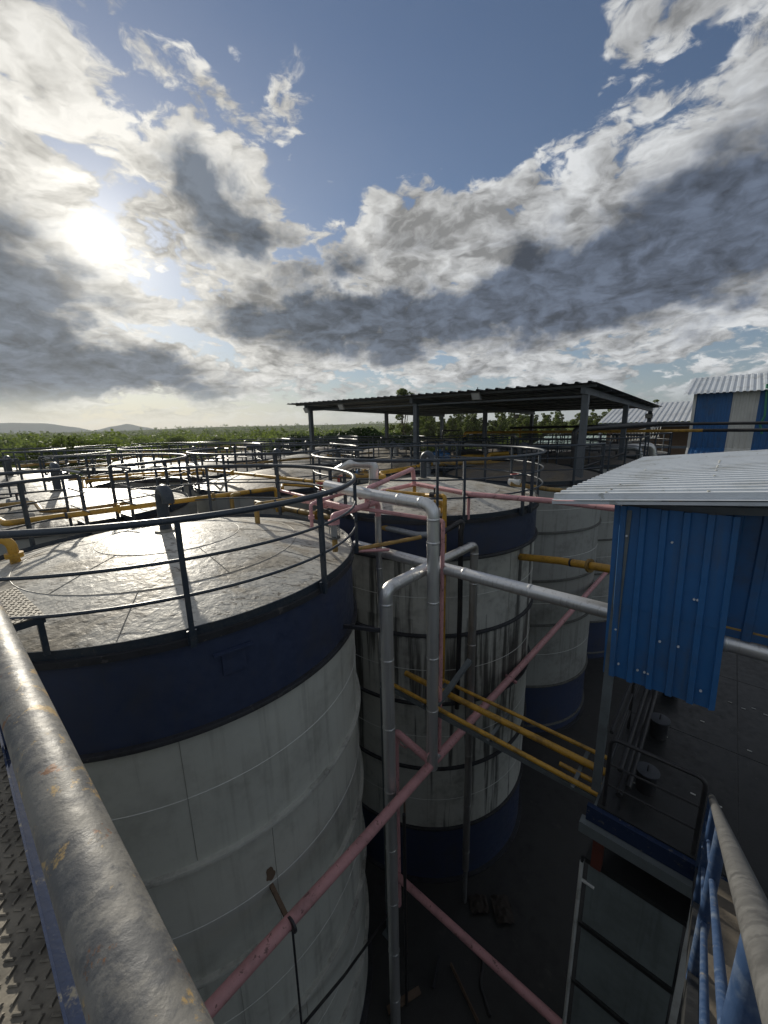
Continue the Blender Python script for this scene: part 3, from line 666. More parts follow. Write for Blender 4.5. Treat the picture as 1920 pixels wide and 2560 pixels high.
# thin pink lines over the tank tops
pipe('pink_pipe', 'thin pink line dropping along the thick clad riser', [at_y(700, 1226, 8.7), at_y(862, 1265, 6.6), at_y(960, 1280, 6.2), at_y(1108, 1302, 5.75), at_y(1098, 1890, 5.75)], .032, 'pink', bend=.06, seg=10)
elb = at_y(838, 1310, 6.05)
vb = at_z(838, 1372, CZ - 1.78)
elb = Vector((vb.x, vb.y, at_y(838, 1290, vb.y).z))
rt = at_y(945, 1272, 6.6); rt.z = elb.z + .02
pv = pipe('pink_pipe', 'pink pipe arching from the flanged nozzle on the silver dome to the lagged pipe', [Vector((vb.x, vb.y, vb.z + .42)), elb, rt, gx + ZZ * .0], .05, 'pink', bend=.12, seg=14, flanges=[(Vector((vb.x, vb.y, vb.z + .43)), ZZ)])
nz = thing('flanged_nozzle', (vb.x, vb.y, vb.z - .02), 'steel and ochre flanged nozzle on the silver dome under the pink elbow', 'nozzle')
MB().cyl(vb + ZZ * .20, vb + ZZ * .40, .05, 16).build('sight_body', MT['galv'], nz); MB().cyl(vb - ZZ * .04, vb + ZZ * .16, .042, 14).build('stub', MT['ochre'], nz)
for zz in (.18, .40): MB().cyl(vb + ZZ * (zz - .014), vb + ZZ * (zz + .014), .088, 18).build('flange', MT['ring'] if zz < .3 else MT['pink'], nz)
for k in range(6):
    a = k * math.pi / 3; c = vb + Vector((math.cos(a), math.sin(a), 0)) * .07; MB().cyl(c + ZZ * .16, c + ZZ * .42, .008, 6).build('stud', MT['galv'], nz)
sb = at_z(455, 1315, 0) if False else at_z(780, 1318, CZ - 1.62)
pipe('pink_pipe', 'small pink stub pipe with flange on the edge of the silver dome', [sb - ZZ * .05, Vector((sb.x, sb.y, at_y(778, 1262, sb.y).z)), at_y(795, 1252, sb.y + .1), at_y(880, 1228, sb.y + 1.0)], .03, 'pink', bend=.06, seg=10, flanges=[(sb + ZZ * .16, ZZ), (sb + ZZ * .19, ZZ)])
m1 = at_y(918, 1268, 6.9); m2 = at_y(918, 1222, 6.9); m3 = at_y(1032, 1172, 8.6); m4 = at_y(1036, 1214, 8.6)
pipe('pink_pipe', 'pink riser slanting up and dropping onto the tarred tank roof', [m1 - ZZ * .0, m2, m3, m4], .048, 'pink', bend=.08, seg=12, flanges=[(m4 + ZZ * .02, ZZ)])
l1 = at_y(940, 1232, 8.9); l2 = at_y(1040, 1210, 8.7)
pipe('pink_pipe', 'long pink line across the tarred tank roof running under the hut eave', [at_y(900, 1244, 8.2), l1, l2, at_y(1180, 1236, 7.4), at_y(1385, 1253, 6.6), at_y(1570, 1275, 5.6)], .05, 'pink', bend=.1, seg=12)
sp_ = at_y(1172, 1240, 7.55)
pipe('pink_post', 'pink support post standing at the rim of the tarred tank', [Vector((sp_.x, sp_.y, 9.1)), sp_], .03, 'pink', cat='post', seg=10)
pipe('pink_pipe', 'pink pipe with round flange crossing behind the rail end', [at_y(745, 1250, 7.9), at_y(812, 1262, 7.3), at_y(880, 1275, 7.0)], .045, 'pink', seg=12, flanges=[(at_y(814, 1262, 7.3), VV)])
for (px, py), lab in (((800, 1208), 'small red hand valve behind the curved rail end'), ((846, 1190), 'small red hand valve beside the foil wrapped pipe')):
    c = at_y(px, py, 8.6); t = thing('hand_valve', c - ZZ * .2, lab, 'valve')
    MB().cyl(c - ZZ * .2, c, .03, 10).build('stem', MT['redvalve'], t); MB().tube([c + Vector((math.cos(k), math.sin(k), 0)) * .09 for k in [i * .524 for i in range(12)]], .014, 8, closed=True).build('hand_wheel', MT['redvalve'], t)
    MB().box(c - ZZ * .22, (.14, .1, .12)).build('body', MT['valve'], t); MB().box(c, (.17, .016, .012)).build('spoke', MT['redvalve'], t)
# short brace pipes tied to the lagged pipe
pipe('ochre_brace', 'short ochre brace pipe sticking out between the two nearest tanks', [at_y(893, 1373, 6.3), at_y(1052, 1343, 6.9)], .035, 'ochre', cat='pipe', seg=10)
pipe('pink_strut', 'short flat pink strut tied across the lagged pipe', [at_y(893, 1378, 6.3), at_y(973, 1374, 6.45)], .028, 'pink', cat='strut', seg=6)

# yellow pipes
Y = 'yellow'; O = 'ochre'
zy = CZ - 1.5
yl = []
def ypipe(label, pts, r, m, **k): return pipe('yellow_pipe', label, pts, r, m, group=k.pop('group', None), **k)
a_ = [at_z(-60, 1225, zy + .0), at_z(2, 1292, zy), at_z(13, 1309, zy), at_z(316, 1266, zy), at_z(443, 1253, zy), at_z(690, 1221, zy)]
ypipe('yellow pipe with cranked end running behind the foreground dome vent', [at_z(-70, 1262, zy), at_z(13, 1309, zy), at_z(690, 1221, zy), at_z(690, 1221, zy) - ZZ * .62], .055, Y, bend=.12)
ypipe('short yellow downcomer with elbow behind the foreground dome', [at_z(578, 1238, zy - .0) - ZZ * .45, at_z(578, 1238, zy), at_z(600, 1235, zy)], .05, O, bend=.08)
vx = at_z(45, 1258, zy + .05)
ypipe('ochre pipe with grey valve and S bend over the second dome', [at_z(-60, 1268, zy + .05), at_z(88, 1256, zy + .05), at_z(104, 1277, zy + .02), at_z(200, 1275, zy + .02), at_z(330, 1256, zy + .02)], .045, O, bend=.1)
t = thing('gate_valve', vx, 'grey flanged valve in the ochre pipe over the second dome', 'valve')
dv = (at_z(88, 1256, zy) - at_z(-60, 1268, zy)).normalized()
MB().tube([vx - dv * .12, vx + dv * .12], .075, 14).build('body', MT['valve'], t)
for s in (-1, 1): MB().tube([vx + dv * s * .15 - dv * .014, vx + dv * s * .15 + dv * .014], .115, 18).build('flange', MT['valve'], t)
MB().cyl(vx, vx + ZZ * .2, .02, 8).build('stem', MT['ring_dark'], t); MB().box(vx + ZZ * .2, (.16, .02, .02)).build('handle', MT['redvalve'], t)
# yellow flanged elbow at left edge of the foreground dome
e1 = at_z(38, 1398, CZ - 1.72)
ypipe('yellow flanged elbow rising from the edge of the foreground dome', [e1 - ZZ * .06, e1 + ZZ * .30, e1 + ZZ * .30 - Vector((.8, .12, 0))], .06, Y, bend=.16, seg=16, flanges=[(e1 + ZZ * .08, ZZ), (e1 + ZZ * .045, ZZ)])
s1 = at_z(644, 1304, CZ - 1.62)
s1t = Vector((s1.x, s1.y, at_y(644, 1262, s1.y).z))
ypipe('brown and yellow stub pipe bending along the back of the foreground dome', [s1 - ZZ * .05, s1t, s1t + (at_z(840, 1232, s1t.z) - s1t).normalized() * 1.5], .045, O, bend=.07)
ypipe('yellow and grey pipe threading between the two nearest tanks', [at_z(640, 1257, CZ - 2.02), at_z(880, 1304, CZ - 2.02), at_z(972, 1320, CZ - 2.02)], .075, O)
pipe('grey_pipe', 'dark grey sleeve pipe continuing from the ochre pipe between the nearest tanks', [at_z(968, 1320, CZ - 2.02), at_z(1042, 1337, CZ - 2.03), at_z(1080, 1337, CZ - 2.03)], .06, 'valve')
ypipe('upper of the twin yellow pipes past the second dome', [at_z(170, 1199, zy), at_z(307, 1188, zy), at_z(480, 1177, zy), at_z(660, 1160, zy)], .06, Y)
ypipe('lower of the twin yellow pipes past the second dome ending in a drop elbow', [at_z(212, 1222, zy - .2), at_z(210, 1203, zy - .05), at_z(318, 1194, zy - .05), at_z(520, 1182, zy - .05)], .065, Y, bend=.1, flanges=[(at_z(216, 1203, zy - .05), UU)])
ypipe('yellow pipe slanting across the dome behind the foreground tank', [at_z(505, 1174, zy + .15), at_z(811, 1206, zy + .15), at_z(835, 1209, zy + .15)], .05, Y)
ypipe('short yellow pipe with elbow below the slanting yellow pipe', [at_z(706, 1222, zy - .15), at_z(706, 1211, zy - .1), at_z(800, 1216, zy - .1), at_z(870, 1222, zy - .1)], .045, Y, bend=.08)
ypipe('ochre pipe running along the tank row at the field edge', [at_z(40, 1165, zy), at_z(139, 1157, zy), at_z(420, 1138, zy), at_z(620, 1124, zy)], .07, O)
ypipe('lower ochre pipe running along the tank row at the field edge', [at_z(40, 1181, zy - .05), at_z(243, 1166, zy - .05), at_z(560, 1144, zy - .05)], .07, O)
ypipe('ochre pipe across the far silver domes toward the shed post', [at_z(585, 1162, zy), at_z(760, 1146, zy), at_z(930, 1132, zy)], .06, O)
ypipe('yellow pipe along the far side of the tank rows', [at_z(260, 1137, zy), at_z(520, 1118, zy), at_z(640, 1112, zy)], .06, O)
ypipe('yellow pipe and elbow behind the pink riser', [at_z(930, 1196, zy), at_z(962, 1192, zy), at_z(952, 1182, zy + .1), at_z(1025, 1170, zy + .1), at_z(1080, 1160, zy + .1)], .065, Y, bend=.08)
ypipe('ochre pipe with blue pump beyond the curved rail end', [at_z(830, 1192, zy), at_z(880, 1190, zy), at_z(940, 1188, zy)], .07, O)
pu = at_z(905, 1182, zy + .05); t = thing('transfer_pump', pu - ZZ * .15, 'small blue and ochre pump on the pipe beyond the rail end', 'pump')
MB().tube([pu - VV * .02, pu + VV * .2], .10, 14).build('motor', MT['motor'], t); MB().tube([pu - VV * .14, pu - VV * .02], .13, 14).build('casing', MT['ochre'], t); MB().box(pu - ZZ * .14, (.4, .2, .04)).build('base', MT['ring_dark'], t)
# yellow gas line on the tarred tank
ya = at_y(967, 1228, 8.4); yb = at_y(1065, 1238, 7.9); yc = at_y(1112, 1240, 7.35); yd = Vector((yc.x, yc.y, at_y(1117, 1742, 7.35).z))
gasl = ypipe('bright yellow line dropping down the front of the tarred tank', [ya, yb, yc, yd], .042, Y, bend=.07)
vv_ = at_y(1086, 1238, 7.65)
t = thing('ball_valve', vv_ - ZZ * .05, 'small black ball valve on the bright yellow line', 'valve')
MB().tube([vv_ - VV * .09, vv_ + VV * .09], .06, 12).build('body', MT['black'], t); MB().cyl(vv_, vv_ + ZZ * .14, .015, 8).build('stem', MT['black'], t); MB().bar(vv_ + ZZ * .14, vv_ + ZZ * .2 + UU * .12, .02, .012).build('lever', MT['galv'], t, smooth=False)
st2 = at_z(1106, 1290, 9.2)
ypipe('short yellow flanged stub on the rim of the tarred tank roof', [at_y(1108, 1282, 7.75), at_y(1106, 1258, 7.75), at_y(1085, 1255, 7.8)], .05, Y, bend=.05, flanges=[(at_y(1107, 1266, 7.75), ZZ)])
ypipe('short yellow upright on the pink line joint', [at_y(1036, 1216, 8.6), at_y(1036, 1236, 8.6)], .04, Y)
pipe('black_pipe', 'black tar coated hose pipe running down the stained tank', [at_y(1090, 1342, 7.0), at_y(1158, 1300, 7.1), at_y(1152, 1330, 7.1), at_y(1150, 1520, 7.2), at_y(1142, 1770, 7.25)], .05, 'black', bend=.1)
ypipe('yellow pipe leaving the tarred tank wall toward the hut', [at_y(1290, 1391, 8.3), at_y(1400, 1402, 7.5), at_y(1560, 1428, 6.4)], .075, Y)
# yellow lines carried on a channel to the lower deck
def rack_line(p0, p1, r, m, label): return ypipe(label, [at_v(*p0, 1) if False else p0, p1], r, m)
dk = CZ - 4.4
dk = dk - .27
ea, eb, ec = uv(4.5, .72, dk + .02), uv(4.85, .72, dk + .02), uv(4.72, .72, dk - .12)
La = at_z(960, 1712, dk)
fa = lambda q, px, z: at_z(px, 0, z)
def along_v(u, z, v0, v1): return [uv(u, v0, z), uv(u, v1, z)]
ypipe('outermost yellow line on the channel crossing to the lower deck', along_v(4.78, dk + .06, 4.3, .66), .035, Y)
ypipe('thick yellow line on the channel crossing to the lower deck', along_v(5.15, dk + .10, 4.1, .66), .05, Y)
ypipe('thin yellow line behind the thick one crossing to the lower deck', along_v(5.42, dk + .10, 3.6, .66), .03, Y)
ypipe('short yellow offcut pipe resting beside the channel at the deck end', along_v(5.0, dk + .01, 1.25, .66), .032, Y)
t = thing('pipe_channel', uv(4.78, 2.4, dk - .05), 'grey steel channel carrying yellow lines to the lower deck', 'support beam')
MB().bar(uv(4.78, 4.4, dk - .05), uv(4.78, .66, dk - .02), .05, .07).build('channel', MT['postgrey'], t, smooth=False)
for v in (1.0, 2.2, 3.4): MB().bar(uv(4.70, v, dk + .02), uv(5.5, v, dk + .02), .05, .04).build('cross_bearer', MT['postgrey'], t, smooth=False)
MB().bar(uv(5.6, 3.0, dk + .6), uv(4.75, 3.2, dk + .02), .09, .05).build('brace', MT['postgrey'], t, smooth=False)
t = thing('support_post', uv(4.78, 4.35, 0), 'steel post under the channel between the tanks', 'post'); MB().box(uv(4.78, 4.35, (dk - .11) / 2), (.09, .09, dk - .11), (UU, VV, ZZ)).build('column', MT['postgrey'], t, smooth=False); MB().box(uv(4.78, 4.35, .02), (.24, .24, .03), (UU, VV, ZZ)).build('base_plate', MT['postgrey'], t, smooth=False)
# dark diagonal cable and thin uprights in the gap
pipe('rusty_upright', 'thin rusty upright pipe beside the tall clad riser', [Vector((.22, 5.35, .05)), Vector((.22, 5.35, 4.6))], .028, 'black', cat='pipe', seg=8)
pipe('rusty_upright', 'thin rusty upright pipe behind the pink downpipe', [Vector((br_end.x + .16, br_end.y + .1, .05)), Vector((br_end.x + .16, br_end.y + .1, 4.2))], .022, 'stain', cat='pipe', seg=8)
pipe('slack_cable', 'black slack cable hanging from the pink downpipe along the tank foot', [at_y(985, 2262, 5.8), at_y(940, 2330, 5.2), at_y(860, 2440, 4.4), at_y(760, 2560, 3.8)], .022, 'black', cat='cable', bend=.3, seg=8)

k_ = 0
for o in [x for x in COL.objects if x.name.startswith('yellow_pipe') and 'lower deck' not in x['label'] and 'front of the tarred' not in x['label'] and len(x.data.vertices) > 20]:
    me = o.data; nv = len(me.vertices) // 14; rings_ = [sum((me.vertices[i * 14 + j].co for j in range(14)), Vector()) / 14 for i in range(nv)] if len(me.vertices) % 14 == 0 else []
    if len(rings_) < 2: continue
    rr = (me.vertices[0].co - rings_[0]).length; seg_ = max(range(len(rings_) - 1), key=lambda i: (rings_[i + 1] - rings_[i]).length)
    a, b = rings_[seg_], rings_[seg_ + 1]; L = (b - a).length; d = (b - a).normalized(); orig = o.location.copy(); o['_o'] = tuple(orig)
    if L < 1.2: continue
    for f_ in ((.32, .7) if L > 3 else (.5,)):
        q = a + d * (L * f_) + orig
        for s_ in (-.014, .014): MB().tube([q + d * (s_ - .011), q + d * (s_ + .011)], rr * 1.75, 16).build('flange', MT['ochre' if k_ % 2 else 'yellow'], o)
        k_ += 1
    if abs(d.z) < .3:
        for f_ in ((.15, .52, .88) if L > 3 else (.2,)):
            q = a + d * (L * f_) + orig; MB().tube([q - d * .02, q + d * .02], rr + .008, 14).build('clamp', MT['ring_dark'], o)

# ------------------------------------------------------------------ foreground handrail and platform
RZ, RU = CZ - .315, .0235
VR = Vector((math.sin(R_(-49.3)), math.cos(R_(-49.3)), 0))
hr = thing('handrail', uv(RU, 1.4, CZ - 1.3), 'worn steel handrail with flaking paint along the chequer plate walkway', 'railing')
mb = MB(); nseg = 70
mb.tube([uv(RU, .15, RZ) + VR * (-.5 + 3.6 * k / nseg) for k in range(nseg + 1)], .0225, 28); mb.build('top_rail', MT['worn'], hr)
for v in (1.9, 2.9):
    pr = uv(RU, .15, 0) + VR * v
    MB().tube([pr + ZZ * (CZ - 1.3), pr + ZZ * (RZ - .01)], .02, 12).build('post', MT['toe'], hr)
MB().box(uv(-.028, 1.5, CZ - 1.255), (.006, 3.6, .09), (UU, VV, ZZ)).build('toe_plate', MT['toe'], hr, smooth=False)
MB().box(uv(-.009, 1.5, CZ - 1.235), (.032, 3.6, .006), (UU, VV, ZZ)).build('edge_angle', MT['toe'], hr, smooth=False)
pf = thing('walkway_platform', uv(-.75, .9, CZ - 1.6), 'sunlit chequer plate walkway behind the worn handrail', 'walkway')
MB().box(uv(-.79, .7, CZ - 1.306), (1.53, 5.2, .012), (UU, VV, ZZ)).build('deck_plate', MT['chequer'], pf, smooth=False)
MB().box(uv(-.05, .7, CZ - 1.39), (.05, 5.2, .15), (UU, VV, ZZ)).build('edge_beam', MT['toe'], pf, smooth=False)
MB().box(uv(-1.5, .7, CZ - 1.39), (.05, 5.2, .15), (UU, VV, ZZ)).build('edge_beam', MT['toe'], pf, smooth=False)
for v in (-1.6, 3.0):
    for u in (-.09, -1.45): MB().box(uv(u, v, (CZ - 1.47) / 2), (.1, .1, CZ - 1.47), (UU, VV, ZZ)).build('column', MT['postgrey'], pf, smooth=False)
lug = MB()
for i in range(16):
    for j in range(70):
        q = uv(-.04 - i * .03, .35 + j * .036 + (.018 if i % 2 else 0), CZ - 1.298)
        an = R_(45 if (i + j) % 2 else -45); a1 = UU * math.cos(an) + VV * math.sin(an); a2 = ZZ.cross(a1)
        h = .0035; vs = [q + a1 * .013 * x + a2 * .004 * y for x, y in ((-1, -1), (1, -1), (1, 1), (-1, 1))] + [q + a1 * .009 * x + a2 * .0016 * y + ZZ * h for x, y in ((-1, -1), (1, -1), (1, 1), (-1, 1))]
        lug.add(vs, [(4, 5, 6, 7), (0, 1, 5, 4), (1, 2, 6, 5), (2, 3, 7, 6), (3, 0, 4, 7)])
tag(lug.build('tread_lugs', MT['chequer'], pf, smooth=False), kind='stuff')

# unseen block added below the walkway to shade the gap between the tanks
t = thing('unseen_shade_block', uv(-6, 0, 0), 'unseen grey block added under the chequer plate walkway to shade the tank gap', 'building')
MB().box(uv(-6.2, -1, 4.75), (8.6, 16, 9.3), (UU, VV, ZZ)).build('wall', MT['greyclad'], t, smooth=False)
MB().box(uv(-6.2, -1, 9.44), (8.8, 16.2, .08), (UU, VV, ZZ)).build('roof', MT['greyroof'], t, smooth=False)

# ------------------------------------------------------------------ stair to the lower deck
DZ = CZ - 4.4
sn, sf = at_y(1845, 2168, .76), at_u(1779, 1992, 4.37)
sv = sn.dot(VV); slope = (sf.z - sn.z) / (sf.dot(UU) - sn.dot(UU))
hz_ = lambda u: sn.z + slope * (u - sn.dot(UU))
stair = thing('steel_stair', uv(4.2, -.7, DZ), 'steep steel stair with chipped blue handrail down to the dark deck', 'stair')
svf = sf.dot(VV)
vl = lambda u: sv + (svf - sv) * (u - sn.dot(UU)) / (sf.dot(UU) - sn.dot(UU))
for s, w in (('left', 0), ('right', -.95)):
    MB().tube([uv(.05 + 4.32 * k / 30, vl(.05 + 4.32 * k / 30) + w, hz_(.05 + 4.32 * k / 30)) for k in range(31)], .027, 16).build('handrail', MT['worn2'], stair)
    for off, r in ((.30, .012), (.55, .012)):
        MB().tube([uv(.4, vl(.4) + w, hz_(.4) - off), uv(4.37, vl(4.37) + w, hz_(4.37) - off)], r, 10).build('lower_rail', MT['railblue'], stair)
    for u in (.66, 1.97, 3.15, 4.34):
        MB().tube([uv(u, vl(u) + w, hz_(u) - .93), uv(u, vl(u) + w, hz_(u) - .01)], .024, 12).build('baluster', MT['railblue'], stair)
    MB().bar(uv(.1, vl(.1) + w, hz_(.1) - .96), uv(4.37, vl(4.37) + w, hz_(4.37) - .96), .04, .14).build('stringer', MT['deckdark'], stair, smooth=False)
for u in (): MB().tube([uv(u, vl(u), hz_(u) - .9), uv(u + .34, vl(u + .34), hz_(u + .34) - .05)], .014, 8).build('diagonal_bar', MT['railblue'], stair)
nst = 12
for k in range(nst):
    u = .25 + 4.0 * (k + .5) / nst; MB().box(uv(u, vl(u) - .475, hz_(u) - .93), (.26, .88, .03), (UU, VV, ZZ)).build('tread', MT['tread'], stair, smooth=False)
MB().box(uv(4.22, svf - .02, (DZ - .4) / 2), (.06, .06, DZ - .4), (UU, VV, ZZ)).build('column', MT['whitepost'], stair, smooth=False)

# ------------------------------------------------------------------ lower deck with hatches, rail, vessel below
dkt = thing('lower_deck', uv(8.5, -1.5, DZ - .4), 'dark oily plate deck with hatch covers below the blue hut', 'deck')
npl = 5
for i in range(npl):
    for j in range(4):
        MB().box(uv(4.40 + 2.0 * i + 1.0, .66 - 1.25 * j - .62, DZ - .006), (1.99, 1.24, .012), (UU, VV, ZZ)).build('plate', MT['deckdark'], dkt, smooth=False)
MB().box(uv(4.38, -1.7, DZ - .12), (.06, 4.9, .20), (UU, VV, ZZ)).build('edge_beam', MT['toe'], dkt, smooth=False)
MB().box(uv(4.34, -1.7, DZ - .30), (.12, 5.0, .14), (UU, VV, ZZ)).build('edge_channel', MT['postgrey'], dkt, smooth=False)
MB().box(uv(9.4, .66, DZ - .14), (10.0, .06, .22), (UU, VV, ZZ)).build('edge_beam', MT['postgrey'], dkt, smooth=False)
vz = at_u(1600, 2230, 4.50).z
MB().box(uv(4.45, .6, (DZ - .37 + vz + .04) / 2), (.11, .11, DZ - .41 - vz), (UU, VV, ZZ)).build('column', MT['redpost'], dkt, smooth=False)
for u, v in ((9.2, .6), (14.2, .6), (9.2, -4.1), (14.2, -4.1)): MB().box(uv(u, v, (DZ - .37) / 2), (.11, .11, DZ - .37), (UU, VV, ZZ)).build('column', MT['redpost'], dkt, smooth=False)
for k in range(26):
    q = uv(4.7 + rnd.random() * 5, .5 - rnd.random() * 2.2, DZ + .006); MB().box(q, (.02, .05, .004), (UU, VV, ZZ)).build('plate_clip', MT['ring_pale'], dkt, smooth=False)
for i, (px, py, lab) in enumerate(((1613, 1972, 'round steel hatch cover on a black neck next to the deck rail'), (1644, 1838, 'round steel hatch cover on a black neck in the middle of the dark deck'), (1676, 1738, 'round steel hatch cover on a black neck under the blue wall sheet'))):
    b = at_z(px, py, DZ); t = thing('hatch', b, lab, 'hatch', 'round hatches on the dark deck')
    MB().lathe([(.105, 0), (.105, .24), (.115, .245), (.115, .26)], b, 28).build('neck', MT['black'], t)
    MB().lathe([(.001, .258), (.122, .258), (.126, .275), (.07, .285), (.001, .288)], b, 28).build('lid', MT['lid'], t)
    MB().tube(fillet([b + ZZ * .28 - UU * .03, b + ZZ * .34 - UU * .03, b + ZZ * .34 + UU * .03, b + ZZ * .28 + UU * .03], .03), .008, 6).build('handle', MT['black'], t)
dr = thing('deck_railing', uv(4.5, .2, DZ), 'black pipe railing across the front edge of the dark deck', 'railing')
ra = uv(4.46, .60, DZ + .92); rb = uv(4.46, svf + .05, DZ + .92)
MB().tube(fillet([uv(4.46, .60, DZ), ra, rb, uv(4.46, svf + .05, DZ)], .09), .022, 10).build('top_rail', MT['black'], dr)
for zz in (.58, .30): MB().tube([uv(4.46, .60, DZ + zz), uv(4.46, svf + .05, DZ + zz)], .012, 8).build('lower_rail', MT['black'], dr)
dr2 = thing('deck_railing', uv(9, .62, DZ), 'black pipe railing along the tank side of the dark deck', 'railing')
for zz, r in ((.92, .022), (.58, .014), (.30, .014)): MB().tube([uv(4.55, .62, DZ + zz), uv(12.5, .62, DZ + zz)], r, 8).build('rail', MT['black'], dr2)
for u in (6, 7.5, 9, 10.5, 12): MB().tube([uv(u, .62, DZ), uv(u, .62, DZ + .92)], .02, 8).build('post', MT['black'], dr2)
for k, (v, z, r) in enumerate(((.48, .10, .035), (.40, .26, .03), (.50, .44, .028))):
    pipe('black_pipe', ('lowest', 'middle', 'uppermost')[k] + ' black pipe of the bundle along the deck railing', [uv(4.6, v, DZ + z), uv(12.4, v, DZ + z)], r, 'black', seg=10)
t = thing('grey_vessel', uv(5.9, -.9, 0), 'grey green box vessel with bolted flanges under the dark deck', 'vessel')
vz = at_u(1600, 2230, 4.50).z
VW = [.69, svf + .02]
vm_ = (VW[0] + VW[1]) / 2; vw = VW[0] - VW[1]
zs = [vz - k * 1.05 for k in range(6)]
for k, z in enumerate(zs[:-1]):
    z2_ = max(.05, zs[k + 1]); MB().box(uv(5.55, vm_, (z + z2_) / 2), (2.1, vw, z - z2_ - .02), (UU, VV, ZZ)).build('panel', MT['vessel'], t, smooth=False)
    MB().box(uv(5.55, vm_, z2_), (2.17, vw + .07, .06), (UU, VV, ZZ)).build('flange', MT['deckdark'], t, smooth=False)
MB().box(uv(5.55, vm_, vz), (2.17, vw + .07, .07), (UU, VV, ZZ)).build('flange', MT['deckdark'], t, smooth=False)
t = thing('pipe_ladder_frame', uv(4.5, .95, 0), 'chalky white upright pipe with arm fixed to the grey vessel', 'pipe frame')
wt = at_u(1455, 2150, 4.5); wv = wt.dot(VV)
MB().tube([uv(4.5, wv, .03), uv(4.5, wv, wt.z - .02)], .024, 10).build('upright', MT['whitepost'], t)
MB().tube([uv(4.5, wv, wt.z - .3), uv(4.5, .6, wt.z - .3)], .02, 8).build('arm', MT['whitepost'], t)
MB().tube(fillet([uv(4.5, wv, wt.z - .03), uv(4.5, wv, wt.z + .08), uv(4.5, .6, wt.z + .08)], .06), .018, 8).build('hook', MT['black'], t)

# ------------------------------------------------------------------ blue hut over the deck
def sheet(o, el, ew, n, L, Wd, pitch, depth, top, m, name, parent, side=.35, thick=.004):
    """ribbed sheet: ribs run along el, spaced along ew, standing out along n"""
    mb = MB(); xs = []; x = 0.0; k = 0
    rw = pitch * top; sw = pitch * .06
    while x < Wd:
        for dx, h in ((0, 0), (pitch * .5 - rw / 2 - sw, 0), (pitch * .5 - rw / 2, depth), (pitch * .5 + rw / 2, depth), (pitch * .5 + rw / 2 + sw, 0)):
            if x + dx <= Wd: xs.append((x + dx, h))
        x += pitch
    xs.append((Wd, 0)); vs = []; nl = 5
    for i in range(nl + 1):
        for a, h in xs: vs.append(o + el * (L * i / nl) + ew * a + n * h)
    w = len(xs); fs = [(i * w + j, i * w + j + 1, (i + 1) * w + j + 1, (i + 1) * w + j) for i in range(nl) for j in range(w - 1)]
    mb.add(vs, fs); ob = mb.build(name, m, parent, smooth=False)
    md = ob.modifiers.new('sheet', 'SOLIDIFY'); md.thickness = thick; md.offset = 0
    return ob
hut = thing('blue_hut', uv(6.2, -1.2, DZ), 'blue ribbed sheet hut with pale ribbed roof over the dark deck', 'hut')
PU = 4.60
tl, bl, brr, trr = at_u(1537, 1262, PU), at_u(1507, 1680, PU), at_u(1785, 1763, PU), at_u(1858, 1258, PU)
w_top = (tl - trr).dot(VV); Lh = tl.z - bl.z
el = (bl - tl).normalized(); nrm = -UU
LW = (bl - tl).length
sheet(tl + el * LW * .53 + UU * .007, el, -VV, nrm, LW * .47, (bl - brr).dot(VV) * 1.01, .175, .032, .26, MT['bluesheet'], 'wall_sheet', hut)
sh = sheet(tl, el, -VV, nrm, LW * .56, (bl - brr).dot(VV) * 1.01, .175, .032, .26, MT['bluesheet'], 'wall_sheet', hut)
for k in range(12):
    q = tl + el * rnd.choice([.35, .95, 1.55, 2.0]) * ((bl - tl).length / 2.2) - VV * (.08 + rnd.random() * .9) * w_top; MB().tube([q - UU * .012, q - UU * .03], .011, 8).build('screw', MT['whitesheet'], hut)
sh2 = sheet(uv(PU + .32, trr.dot(VV) + .1, tl.z + .02), -ZZ, -VV, nrm, (at_u(1900, 1255, PU + .3).z - at_u(1900, 1592, PU + .3).z), 2.2, .2, .022, .30, MT['bluesheet_d'], 'wall_sheet', hut)
MB().tube([uv(PU + .36, trr.dot(VV) + .15, at_u(1860, 1580, PU + .3).z), uv(PU + .36, trr.dot(VV) - 2.2, at_u(1860, 1580, PU + .3).z)], .045, 12).build('tie_pipe', MT['ochre'], hut)
RU0 = 4.32
FL = at_u(1379, 1250, RU0); FR = at_u(1920, 1252, RU0)
er = (FR - FL).normalized(); BLz = FL.z
BL = at_z(1612, 1146, FL.z + .02); Lr = (BL - FL).dot(UU)
rs = sheet(FL, er, UU, ZZ, 4.6, Lr, .215, .06, .34, MT['whitesheet'], 'roof_sheet', hut)
MB().box((FL + er * 2.3) + UU * .02 - ZZ * .03, (4.6, .012, .03), (er, UU, er.cross(UU))).build('eave_trim', MT['whitesheet'], hut, smooth=False)
for k in range(16):
    q = FL + er * rnd.choice((.5, 1.3, 2.0)) + UU * (.215 * int(rnd.random() * 17) + .1075) + ZZ * .062; MB().tube([q, q + ZZ * .012], .012, 8).build('roof_screw', MT['ring_pale'], hut)
pb_ = at_u(1508, 1690, PU + .05)
MB().box(uv(PU + .02, bl.dot(VV) - .06, (DZ + tl.z) / 2 - .02), (.07, .09, tl.z - DZ - .04), (UU, VV, ZZ)).build('post', MT['postgrey'], hut, smooth=False)
for (u, v) in ((8.0, bl.dot(VV) - .06), (PU + .42, -2.0), (8.0, -2.0)): MB().box(uv(u, v, (DZ + tl.z) / 2), (.09, .09, tl.z - DZ), (UU, VV, ZZ)).build('post', MT['shedsteel'], hut, smooth=False)
for u in (PU + .1, 6.4, 8.0): MB().bar(uv(u, bl.dot(VV), tl.z - .04) , uv(u, -3.0, tl.z - .04 + er.z * 3.2), .06, .07).build('rafter', MT['shedsteel'], hut, smooth=False)
